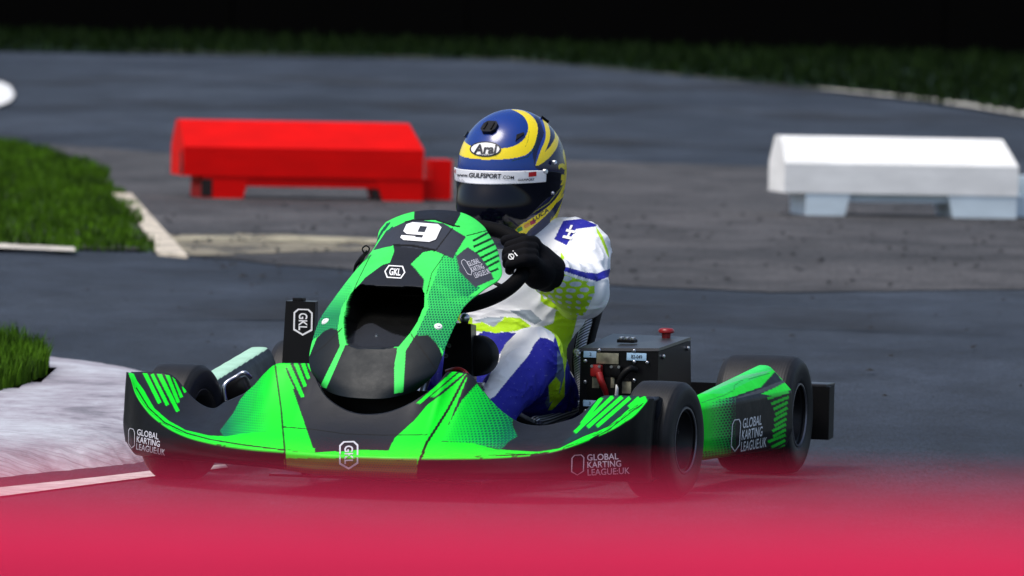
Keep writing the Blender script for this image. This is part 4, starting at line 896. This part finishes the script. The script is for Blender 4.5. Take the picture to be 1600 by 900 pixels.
# ---- steering wheel -------------------------------------------------------
sw = un(716, 417, .28); rad = .160
n_ = np.array([0, -.56, .83]); n_ /= np.linalg.norm(n_); e1 = np.array([1., 0, 0]); e2 = np.cross(n_, e1)
ringp = []
for i in range(48):
    a = 2*math.pi*i/48; rr = rad*(1+.0*math.cos(a)); fl = .80 if math.sin(a)*e2[1] < 0 else 1
    ringp.append(sw+rr*math.cos(a)*e1+rr*math.sin(a)*e2)
GRIP = mat('perforated_grip', (.0015, .0015, .002), .7, bump=.6, bscale=500); GRIP.node_tree.nodes['Principled BSDF'].inputs['Specular IOR Level'].default_value = .1
swo = tube('steering_wheel', ringp, .0175, GRIP, kart, 16, closed=True, sm=2)
for a in (0, 120, 240):
    tube('spoke', [sw-n_*.01, sw+.5*rad*(math.cos(R(a+90))*e1+math.sin(R(a+90))*e2), sw+.97*rad*(math.cos(R(a+90))*e1+math.sin(R(a+90))*e2)], .008, M['gloss'], swo, sm=2, flat=.5)
# ---- seat -----------------------------------------------------------------
def ribmat():
    m = bpy.data.materials.new('carbon_weave'); t, b = nodes(m); tc = t.nodes.new('ShaderNodeTexCoord'); mp = t.nodes.new('ShaderNodeMapping'); mp.inputs['Rotation'].default_value = (0, R(35), R(20)); t.links.new(tc.outputs['Object'], mp.inputs[0])
    w_ = t.nodes.new('ShaderNodeTexWave'); w_.inputs['Scale'].default_value = 55; w_.bands_direction = 'Z'; t.links.new(mp.outputs[0], w_.inputs['Vector'])
    cr = t.nodes.new('ShaderNodeValToRGB'); cr.color_ramp.elements[0].color = (.012, .012, .014, 1); cr.color_ramp.elements[1].color = (.55, .56, .6, 1); cr.color_ramp.elements[0].position = .25; t.links.new(w_.outputs[0], cr.inputs[0]); t.links.new(cr.outputs[0], b.inputs['Base Color']); b.inputs['Roughness'].default_value = .3; b.inputs['Metallic'].default_value = .3; return m
rimp = [un(*a) for a in ((916, 487, .93), (909, 505, .90), (902, 530, .87), (897, 560, .84), (899, 590, .80), (903, 612, .75), (895, 632, .68), (872, 648, .58), (845, 656, .48), (828, 658, .40))]
RP = smoothpath(rimp, 6); side = [np.array(p) for p in RP]
rim_m = ribmat(); nR = len(RP); rowsS = []
for i, p in enumerate(RP):
    tt = i/(nR-1); back = np.array([0, .13*(1-tt)+.02, -.02-.07*tt]) if tt < .6 else np.array([0, .07*(1-tt), -.06]); hw = p[0]; r_ = []
    for a in np.linspace(-1, 1, 25):
        k = 1-abs(a)**3.2; r_.append([hw*np.sign(a)*abs(a)**.8, p[1]+back[1]*k, max(.042, p[2]+back[2]*k)])
    rowsS.append(r_)
Gs = np.array(rowsS); seat = mesh('seat', Gs.reshape(-1, 3), grid_faces(nR, 25), M['gloss'], kart); sm_ = seat.modifiers.new('t', 'SOLIDIFY'); sm_.thickness = .004
rp2 = [p+np.array([.012, 0, 0]) for p in RP[::3]]
tube('seat_edge', rp2, .013, rim_m, seat, 14, sm=4); tube('seat_edge', [p*np.array([-1, 1, 1]) for p in rp2], .013, rim_m, seat, 14, sm=4)
box('seat_strut', tuple(un(921, 510, .93)), (.035, .05, .09), M['black'], seat, bev=.006, rot=Matrix.Rotation(R(14), 3, 'Y'))
tube('seat_bracket', [un(918, 492, .93), un(923, 488, .93), un(927, 498, .93), un(931, 504, .93)], .005, M['black'], seat, sm=4)
bolt(900, 549, .80, .007, seat); bolt(903, 553, .80, .007, seat)

# ============================================================ DRIVER
base = np.array([0, .70, .05]); bw = KO+base[0]*KX+base[1]*KY; 
drv = empty('person', (bw[0], bw[1], base[2]), -TH); tag(drv, 'driver in white and blue racing suit and blue and yellow helmet gripping the steering wheel', 'person')
J = dict(pel=(0, .74, .17), ab=(0, .76, .27), che=(.0, .79, .42), nk=(0, .78, .55), hd=(0, .78, .62))
WR = {1: (tuple(un(862, 430, .41)), ), -1: ((-.19, .41, .48), )}
def body_sdf(P_):
    D = seg_sdf(P_, J['pel'], J['ab'], .125, .12)
    D = smin(D, ell_sdf(P_, (0, .80, .42), (.19, .125, .17)), .05)
    D = smin(D, ell_sdf(P_, (0, .74, .20), (.165, .12, .11)), .05)
    D = smin(D, seg_sdf(P_, (-.13, .79, .53), (.13, .79, .53), .065, .065), .05)
    D = smin(D, seg_sdf(P_, (0, .79, .52), (0, .77, .60), .062, .06), .03)
    for sx in (1, -1):
        sh = (sx*.178, .775, .522); el = (sx*.224, .60, .440); wr = WR[sx][0]
        arm = smin(seg_sdf(P_, sh, el, .071, .058), seg_sdf(P_, el, wr, .058, .047), .03)
        D = smin(D, arm, .035)
        hp = (sx*.10, .70, .155); kn = (sx*.175+(.012 if sx > 0 else 0), .33, .292); an = (sx*.13, -.04, .10)
        leg = smin(seg_sdf(P_, hp, kn, .095, .066), seg_sdf(P_, kn, an, .064, .045), .025)
        D = smin(D, leg, .03)
    return D
Vd, Fd = nets(body_sdf, (-.40, -.12, .03), (.40, 1.0, .68), .0065)
# cloth folds
N_ = None
o = mesh('racing_suit', Vd-base, Fd, None, drv); N_ = np.array([v.normal[:] for v in o.data.vertices])
disp = np.zeros(len(Vd))
for i, v in enumerate(Vd):
    x, y, z = v
    a = noise.noise((x*9, y*14, z*9)); b = 1-abs(noise.noise((x*16+a*2, y*10+5, z*26+a*2)))*2; c_ = noise.noise((x*45, y*30, z*45))
    disp[i] = .007*a+.0035*max(b, 0)**2+.0004*c_
el = np.array([.224, .60, .440]); cr_ = np.exp(-((np.linalg.norm(Vd-el, axis=1))/.09)**2); disp += cr_*.0035*np.sin(Vd@np.array([50, 90, -60]))
kn = np.array([.19, .36, .28]); cr_ = np.exp(-((np.linalg.norm(Vd-np.array([.14, .62, .22]), axis=1))/.12)**2); disp += cr_*.005*np.sin(Vd@np.array([70, 150, 30]))
Vd2 = Vd+N_*disp[:, None]; o.data.vertices.foreach_set('co', (Vd2-base).ravel()); suit = o; suit.name = 'racing_suit'
# subdivide for crisp printed panels
bm = bmesh.new(); bm.from_mesh(o.data); bmesh.ops.subdivide_edges(bm, edges=bm.edges, cuts=2, use_grid_fill=True, smooth=0); bmesh.ops.recalc_face_normals(bm, faces=bm.faces); bm.to_mesh(o.data); bm.free()
o.data.polygons.foreach_set('use_smooth', [True]*len(o.data.polygons))
CLOTH = livery_mat('suit_fabric', .75, 0, half=True, hs=.017, hexcol=(.62, .68, .74), bump=.35, bscale=35, dirt=.06, bdist=.004); o.data.materials.append(CLOTH)
V0 = np.array([v.co[:] for v in o.data.vertices])+base; P = image_px(V0); SW = (.86, .87, .89); SB = (.004, .006, .30); NEON = (.48, .80, .002)
C = paintset(len(P), SW); Hf = np.zeros(len(P))
Zs = lambda pts: Z((680, 330), 2.571, pts)
low = (V0[:, 2] < .30+.0*V0[:, 1]) & (V0[:, 1] < .60) | (V0[:, 2] < .235); C[low] = SB
def fill(poly, col, msk=None):
    k = inpoly(P, poly)
    if msk is not None: k &= msk
    C[k] = col; Hf[k] = 0; return k
# neon flank and waist
fill(Zs([(485, 400), (575, 405), (560, 470), (535, 560), (522, 640), (520, 745), (470, 800), (430, 800), (480, 700), (500, 620), (485, 520), (470, 470)]), NEON)
for L in ([(75, 415), (95, 395), (150, 430), (150, 470), (120, 475)], [(140, 455), (190, 445), (235, 470), (215, 490), (150, 480)], [(215, 490), (250, 480), (245, 455), (235, 490)], [(278, 425), (340, 428), (385, 462), (330, 480), (275, 487), (245, 470)], [(415, 470), (480, 448), (490, 470), (470, 500), (440, 480)], [(215, 470), (225, 450), (280, 440), (270, 480), (240, 505)]): fill(Zs(L), NEON)
for L in ([(150, 440), (210, 425), (280, 425), (235, 465), (190, 445)], [(300, 400), (380, 395), (430, 440), (400, 455), (350, 430)]): fill(Zs(L), (.30, .36, .42))
legm = (V0[:, 2] < .375) & (V0[:, 1] < .66) & (P[:, 1] > 508)
fill(Zs([(190, 480), (240, 490), (290, 485), (330, 490), (300, 560), (250, 600), (205, 720), (180, 600)]), SB)
fill(Zs([(205, 740), (195, 715), (250, 590), (285, 530), (330, 490), (380, 460), (420, 458), (455, 470), (485, 510), (500, 560), (515, 620), (505, 700), (420, 860), (330, 830)]), SB, legm)
fill(Zs([(195, 735), (195, 712), (250, 590), (285, 530), (330, 485), (370, 450), (420, 450), (455, 465), (480, 505), (475, 525), (445, 510), (420, 508), (398, 535), (375, 580), (305, 662), (238, 745), (205, 760)]), (.92, .92, .92), legm)
fill(Zs([(490, 560), (512, 590), (520, 660), (500, 730), (450, 790), (440, 770), (470, 700), (490, 640)]), (.10, .16, .30), legm)
fill(Zs([(455, 700), (485, 665), (505, 690), (495, 745), (460, 770)]), NEON, legm)
right = (V0[:, 0] < 0) & (V0[:, 2] < .33) & (V0[:, 1] < .66); C[right] = SB
# sleeve
arm = (V0[:, 0] > .1) & (V0[:, 2] > .34)
k = fill(Zs([(370, 345), (440, 270), (478, 235), (540, 262), (600, 280), (655, 290), (700, 262), (690, 330), (650, 390), (590, 420), (520, 410), (450, 380)]), NEON, arm); Hf[k] = np.clip(.74-.35*(P[k, 1]-450)/35, .3, .82)
k = fill(Zs([(640, 270), (700, 262), (690, 330), (650, 390), (600, 415), (640, 330)]), SW, arm)
fill(Zs([(560, 415), (520, 410), (450, 380), (385, 330), (420, 345), (480, 370), (560, 395), (620, 395)]), NEON, arm)
fill(Zs([(462, 190), (520, 222), (600, 245), (650, 250), (702, 230), (700, 262), (650, 282), (600, 268), (520, 242), (478, 218)]), SB, arm)
fill(Zs([(505, 165), (520, 185), (512, 200), (503, 190)]), NEON, arm)
fill(Zs([(515, 38), (590, 30), (650, 55), (640, 62), (565, 72), (528, 137), (478, 112)]), SB)
fill(Zs([(645, 60), (672, 100), (692, 150), (700, 190), (688, 170), (668, 120), (650, 85)]), NEON)
setcol(o, C, Hf)
decal('lettering', text2d('H-', .05), (879, 372), (10, -21), (14, 3), suit, M['white'], lift=.003, off=tuple(base))
# gloves
GLV = mat('black_glove', (.003, .003, .0045), .85, bump=.5, bscale=120, vary=.3); GLV.node_tree.nodes['Principled BSDF'].inputs['Specular IOR Level'].default_value = .12
def hand(sx):
    # ring point that is gripped
    a = R(12) if sx > 0 else R(168); c = sw+rad*math.cos(a)*e1+rad*math.sin(a)*e2; tn = -math.sin(a)*e1*rad+math.cos(a)*e2*rad; tn /= np.linalg.norm(tn); od = (c-sw)/np.linalg.norm(c-sw)
    wr = un(856, 426, .39) if sx > 0 else np.array([-.185, .40, .480])
    palm0 = wr+(c-wr)*.42; fz = n_*1.0; inn = -od; fw = np.array([0, -1., .12])
    def f(P_):
        D = seg_sdf(P_, wr, palm0, .042, .042)
        D = smin(D, seg_sdf(P_, palm0+tn*.030, palm0-tn*.028, .034, .032), .02)
        D = smin(D, seg_sdf(P_, palm0+tn*.026, c+od*.016+tn*.036+fz*.018, .030, .021), .018); D = smin(D, seg_sdf(P_, palm0-tn*.024, c+od*.016-tn*.036+fz*.018, .030, .020), .018)
        for i in range(4):
            s_ = (1.5-i)*.0250; L = [1.0, 1.08, 1.02, .86][i]; k0 = c+od*.018+tn*s_+fz*.024
            k1 = k0+fw*.026*L+inn*.012; k2 = k1+inn*.036*L+fw*.010-fz*.010; k3 = k2+inn*.010-fw*.022-fz*.012
            fg = np.minimum(np.minimum(seg_sdf(P_, k0, k1, .0155, .0145), seg_sdf(P_, k1, k2, .0145, .0130)), seg_sdf(P_, k2, k3, .0130, .0115)); D = smin(D, fg, .0025)
        t0_ = palm0+tn*.034+inn*.004; t1 = c+tn*.050+inn*.014+np.array([0, .010, .020]); t2 = c+tn*.050+inn*.048+np.array([0, -.006, .022])
        D = smin(D, np.minimum(seg_sdf(P_, t0_, t1, .020, .017), seg_sdf(P_, t1, t2, .017, .0135)), .010)
        ax_ = (np.array(WR[sx][0])-c); ax_ /= np.linalg.norm(ax_); cu = seg_sdf(P_, wr-ax_*.012, wr+ax_*.012, .046, .046); D = smin(D, cu, .006)
        return D
    lo = np.minimum(wr, c)-.13; hi = np.maximum(wr, c)+.13; V_, F_ = nets(f, lo, hi, .0035); g_ = mesh('glove', V_-base, F_, GLV, drv); return g_
gl_ = hand(1); hand(-1)
decal('lettering', join2d(place2d(ring2d([(.5+.5*math.cos(t), .5+.5*math.sin(t)) for t in np.linspace(0, 2*math.pi, 20)[:-1]], .25), 0, 0, .7, 1), (np.array([(.3, -.1), (.4, -.1), (.4, 1.1), (.3, 1.1), (.85, -.1), (.97, -.1), (.97, 1.1), (.85, 1.1)]), [(0, 1, 2, 3), (4, 5, 6, 7)])), (798, 408), (11, -9), (-6, -7), gl_, M['white'], off=tuple(base), lift=.002)
# boots
BOOT = mat('black_boot', (.012, .012, .014), .5, bump=.3)
for sx in (1, -1):
    def f(P_): return smin(smin(seg_sdf(P_, (sx*.13, -.03, .13), (sx*.13, -.05, .085), .046, .044), seg_sdf(P_, (sx*.13, -.05, .075), (sx*.125, -.15, .155), .042, .036), .02), seg_sdf(P_, (sx*.13, -.15, .155), (sx*.125, -.17, .185), .036, .028), .02)
    V_, F_ = nets(f, (sx*.13-.07, -.25, .02), (sx*.13+.07, .06, .24), .006); mesh('boot', V_-base, F_, BOOT, drv)
# ---- helmet ---------------------------------------------------------------
hc = un(799, 270, .77); yaw = R(28)-TH; fd = np.array([-math.sin(yaw), -math.cos(yaw), 0]); rt = np.array([math.cos(yaw), -math.sin(yaw), 0])*1.0
pt = R(4); hf = fd*math.cos(pt)-np.array([0, 0, 1])*math.sin(pt); hu = np.array([0, 0, 1])*math.cos(pt)+fd*math.sin(pt)
# az>0 toward the kart's left (picture right)
def hR(d):   # d in helmet axes (right, front, up)
    def hit(c, r_):
        r_ = np.array(r_); c = np.array(c); q = d/r_; cc = c/r_; A_ = (q*q).sum(-1); B2 = (q*cc).sum(-1); C2 = (cc@cc)-1; return (B2+np.sqrt(np.maximum(B2*B2-A_*C2, 0)))/A_
    r1 = hit((0, -.004, .008), (.128, .146, .146)); r2 = hit((0, .035, -.078), (.106, .132, .108)); r3 = hit((0, -.02, -.055), (.110, .105, .125))
    r_ = (r1**14+r2**14+r3**14)**(1/14); return r_*.985
def hpos(az, el, off=0):
    d = np.stack([np.sin(az)*np.cos(el), np.cos(az)*np.cos(el), np.sin(el)], -1); r_ = hR(d)+off
    if np.ndim(off) or True: pass
    q = d*r_[..., None]; return hc+q[..., :1]*rt+q[..., 1:2]*hf+q[..., 2:3]*hu
AZ, EL = np.meshgrid(np.linspace(-math.pi, math.pi, 420), np.linspace(R(-68), R(90), 230))
# face port sunk a little behind the visor
def port(az, el): return (abs(az) < R(80)) & (el < R(-1)) & (el > -R(45)+R(30)*np.clip((abs(az)-R(18))/R(74), 0, 1)**1.1+R(4))
offm = np.where(port(AZ, EL), -.012, 0)
for (aL, eL, w1, h1, amt) in (((-180), 40, 0, 0, 0),): pass
Vh_ = hpos(AZ.ravel(), EL.ravel(), offm.ravel()); helm = mesh('helmet', Vh_-base, grid_faces(230, 420), None, drv); 
hm = livery_mat('helmet_lacquer', .2, .15, half=False, bump=0, dirt=.04); helm.data.materials.append(hm)
P = image_px(Vh_); HB = (.0015, .030, .21); HD = (.003, .005, .045); YL = (.85, .66, .001)
C = paintset(len(P), HB); front = ((Vh_-hc)@KY < .10); C[EL.ravel() < R(-5)] = HD
Hf = np.zeros(len(P)); Zv = lambda pts: Z((660, 150), 2.7286, pts)
azr = AZ.ravel(); elr = EL.ravel()
# hidden rear and far side: sweeping yellow bands
rear = (abs(azr) > R(100))|(azr < R(-70)); k = rear & (abs(elr-R(25)-.3*np.sin(azr*2)) < R(5)); C[k] = YL; k = rear & (abs(elr+R(20)-.2*np.sin(azr*3)) < R(5)); C[k] = YL
fr = ~(azr < R(-95)) & ~(azr > R(140))
def fill(poly, col):
    k = inpoly(P, poly) & fr; C[k] = col
yo = Zv([(150, 240), (157, 205), (175, 180), (182, 200), (220, 220), (340, 225), (400, 213), (440, 178), (455, 135), (440, 92), (400, 64), (370, 56), (430, 60), (470, 85), (492, 120), (492, 160), (475, 220), (445, 253), (375, 269), (270, 273), (170, 262)])
fill(Zv([(480, 75), (560, 90), (600, 160), (620, 260), (615, 420), (560, 530), (430, 630), (440, 480), (520, 330), (480, 305), (470, 250)]), HD)
fill(Zv([(495, 80), (520, 85), (545, 150), (530, 215), (478, 305), (490, 240), (520, 160)]), (.01, .04, .3))
fill(chaik(yo, 2), YL)
for L in ([(505, 85), (522, 92), (545, 140), (545, 190), (500, 285), (478, 306), (505, 230), (527, 180), (524, 130)], [(540, 95), (562, 110), (580, 150), (582, 205), (555, 250), (520, 282), (478, 306), (510, 250), (560, 200), (568, 160)],
          [(575, 150), (580, 200), (545, 258), (478, 306), (500, 270), (555, 205)], [(385, 600), (400, 560), (470, 520), (560, 455), (600, 385), (612, 340), (620, 330), (616, 380), (590, 430), (540, 500), (440, 582), (425, 630), (400, 625)],
          [(545, 530), (560, 480), (600, 410), (612, 420), (600, 470), (575, 520), (540, 560)], [(595, 230), (612, 225), (622, 300), (615, 360), (603, 340), (610, 300)], [(578, 292), (600, 285), (612, 300), (607, 318), (590, 300), (582, 318)], [(582, 340), (600, 330), (612, 350), (605, 375), (585, 385), (600, 358), (584, 360)]): fill(chaik(Zv(L), 2), YL)
fill(Zv([(560, 470), (585, 445), (600, 430), (595, 450), (570, 500), (548, 530)]), HD)
for pts, wd, c_ in ((Zv([(495, 165), (480, 222), (448, 260), (380, 277)]), 1.6, (.002, .03, .02)), (Zv([(455, 150), (450, 190), (440, 215)]), .8, (.3, .3, 0)), (Zv([(385, 590), (400, 545), (540, 455), (600, 380)]), 1.2, (.3, .3, .02)), (Zv([(400, 600), (470, 500), (590, 400)]), 0.01, HD)):
    k = nearline(P, pts, wd) & fr; C[k] = c_
setcol(helm, C, Hf)
def shell(name, a0, a1, e0, e1, off, m, n1=90, n2=24, par=helm, ef=None, th=.003):
    az = np.linspace(R(a0), R(a1), n1); tt = np.linspace(0, 1, n2); A_, T_ = np.meshgrid(az, tt); lo = R(e0)*np.ones_like(A_); hi = R(e1)*np.ones_like(A_)
    if ef: lo, hi = ef(A_)
    E_ = lo+(hi-lo)*T_; V_ = hpos(A_.ravel(), E_.ravel(), off+0*A_.ravel()); Vi = hpos(A_.ravel(), E_.ravel(), off-th+0*A_.ravel()); f = grid_faces(n2, n1).tolist(); N0 = n1*n2
    f += [[v+N0 for v in q_[::-1]] for q_ in f]; bd = [i for i in range(n1)]+[j*n1+n1-1 for j in range(1, n2)]+[(n2-1)*n1+i for i in range(n1-2, -1, -1)]+[j*n1 for j in range(n2-2, 0, -1)]
    f += [(bd[(i+1) % len(bd)], bd[i], bd[i]+N0, bd[(i+1) % len(bd)]+N0) for i in range(len(bd))]; o_ = mesh(name, np.vstack([V_, Vi])-base, f, m, par); flip_out(o_); return o_
VIS = mat('smoked_visor', (.0015, .002, .006), .10)
VIS.node_tree.nodes['Principled BSDF'].inputs['Specular IOR Level'].default_value = .3
def ve(A_): t = np.clip((abs(A_)-R(50))/R(42), 0, 1); return -R(45)+R(30)*np.clip((abs(A_)-R(18))/R(74), 0, 1)**1.1, R(6)-R(4)*t**2
visor = shell('visor', -92, 92, -34, 6, .006, VIS, ef=ve, n1=120, n2=40)
STRIP = mat('white_sun_strip', (.75, .76, .80), .3, coat=.3)
def se(A_): t = np.clip((abs(A_)-R(40))/R(30), 0, 1); return R(-5.5)+0*t, R(6.8)-R(1.0)*t**2
strip = shell('sun_strip', -66, 66, -2, 6, .0078, STRIP, ef=se, n1=90, n2=14)
redm = mat('red_print', (.4, .004, .008), .4); 
def hdec(name, shape, org, a, b, tgt, m, lift=.0012, cuts=2): return decal(name, shape, org, a, b, tgt, m, lift=lift, off=tuple(base), cuts=cuts)
ell = [(.5+.5*math.cos(t), .5+.5*math.sin(t)) for t in np.linspace(0, 2*math.pi, 36)[:-1]]
hdec('emblem', poly2d(ell), (734, 245), (49, 0), (0, -24), helm, M['dark'], .001); hdec('emblem', poly2d(ell), (736.5, 243), (44, 0), (0, -20), helm, M['white'], .002)
hdec('lettering', text2d('Arai', .03, .2), (740, 240.5), (37, 0), (0, -15), helm, M['dark'], .003)
hdec('lettering', text2d('HELMET', .0), (749, 243), (18, 0), (0, -2.6), helm, M['dark'], .003)
hdec('lettering', join2d(place2d(text2d('www.', .01), 0, .05, .2, .62), place2d(text2d('GULFSPORT', .03, .15), .21, 0, .78, 1), place2d(text2d('.COM', .01), .79, 0, 1, .7)), (714, 276.5), (89, 3.6), (0, -7.5), strip, M['dark'], .001)
for L in ([(826, 269.5), (838, 268), (838, 275), (826, 276.5)], [(708.5, 264), (712, 264), (712, 272), (708.5, 271)]):
    P4 = np.array(L); mn = P4.min(0); mx_ = P4.max(0); hdec('red_patch', poly2d([((x-mn[0])/(mx_[0]-mn[0]), (mx_[1]-y)/(mx_[1]-mn[1])) for x, y in L]), (mn[0], mx_[1]), (mx_[0]-mn[0], 0), (0, -(mx_[1]-mn[1])), strip, redm, .001)
hdec('lettering', text2d('GULFSPORT', .02), (809, 283), (26, -1), (0, -3.4), strip, M['dark'], .001)
for L in ([(716, 277), (720, 282), (712, 284)], [(722, 279), (727, 284), (719, 284)], [(828, 279), (834, 281), (826, 284)], [(818, 268), (824, 266), (822, 270)]):
    P4 = np.array(L, float); mn = P4.min(0); mx_ = P4.max(0); hdec('grey_patch', poly2d([((x-mn[0])/(mx_[0]-mn[0]), (mx_[1]-y)/(mx_[1]-mn[1])) for x, y in L]), (mn[0], mx_[1]), (mx_[0]-mn[0], 0), (0, -(mx_[1]-mn[1])), strip, M['whiteg'], .001)
hdec('lettering', text2d('LUCA', .01, .2), (834, 347), (24, -17), (-3, -5), helm, M['dark'], .001)
for (x, c_) in ((809, (.02, .25, .03)), (820, (.6, .25, .02)), (829, (.4, .02, .05))):
    hdec('flag_patch', poly2d([(0, 0), (1, 0), (1, 1), (0, 1)]), (x, 363-(x-809)*.55), (8, -4), (-1.5, -5.5), helm, mat('flag_print', c_, .4), .001, cuts=1)
def hstud(az, el, r_, m, name, h=.005, par=helm, off=.009):
    p = hpos(np.array([R(az)]), np.array([R(el)]), off)[0]; p2 = hpos(np.array([R(az)]), np.array([R(el)]), off+.01)[0]; n = Vector((p2-p)).normalized(); q_ = n.to_track_quat('Z', 'Y').to_matrix(); bm = bmesh.new()
    bmesh.ops.create_cone(bm, cap_ends=True, segments=20, radius1=r_, radius2=r_*.7, depth=h)
    for v in bm.verts: v.co = q_@v.co+Vector(p-base)
    bm_obj(bm, name, m, par, smooth=False, bev=.0005)
def azel(px, py):   # nearest shell point
    d2 = ((P-np.array([px, py]))**2).sum(1)+np.where((Vh_-hc)@KY > .06, 1e6, 0); i = d2.argmin(); return math.degrees(azr[i]), math.degrees(elr[i])
for px, py, r_ in ((863, 254, .006), (849.5, 268, .007), (860.5, 300, .0045)): a_, e_ = azel(px, py); hstud(a_, e_, r_, M['metal'], 'visor_screw')
def vent(px, py, sx, sz, name='vent', hx=True, rotz=0):
    a_, e_ = azel(px, py); p = hpos(np.array([R(a_)]), np.array([R(e_)]), .002)[0]; p2 = hpos(np.array([R(a_)]), np.array([R(e_)]), .012)[0]; n = Vector(p2-p).normalized(); q_ = n.to_track_quat('Z', 'Y').to_matrix()@Matrix.Rotation(rotz, 3, 'Z'); bm = bmesh.new()
    pts = [(-.5, -.25), (-.3, -.5), (.3, -.5), (.5, -.25), (.5, .25), (.3, .5), (-.3, .5), (-.5, .25)] if hx else [(-.5, -.4), (.5, -.15), (.5, .15), (-.1, .4)]
    prism(bm, [(a*sx, b*sz) for a, b in pts], 'z', -.006, .005 if hx else .0035)
    for v in bm.verts: v.co = q_@v.co+Vector(p-base)
    bm_obj(bm, name, M['gloss'], helm, bev=.002)
    for k in ((-1, 1) if hx else ()):
        bm = bmesh.new(); bmesh.ops.create_cube(bm, size=1)
        for v in bm.verts: v.co = q_@Vector((v.co.x*.0035+k*sx*.24, v.co.y*sz*.6, v.co.z*.004+.006))+Vector(p-base)
        bm_obj(bm, 'vent_slat', M['black'], helm, bev=.0006)
vent(766, 200, .040, .036); vent(811, 214, .030, .014, hx=False, rotz=R(35)); vent(728, 212, .026, .014, hx=False, rotz=R(140)); vent(850, 187, .035, .010, hx=False, rotz=R(-50))
# chin curtain spoiler lip
0 and shell('chin_vent', -30, 30, -46, -40, .004, M['gloss'], n1=40, n2=6)
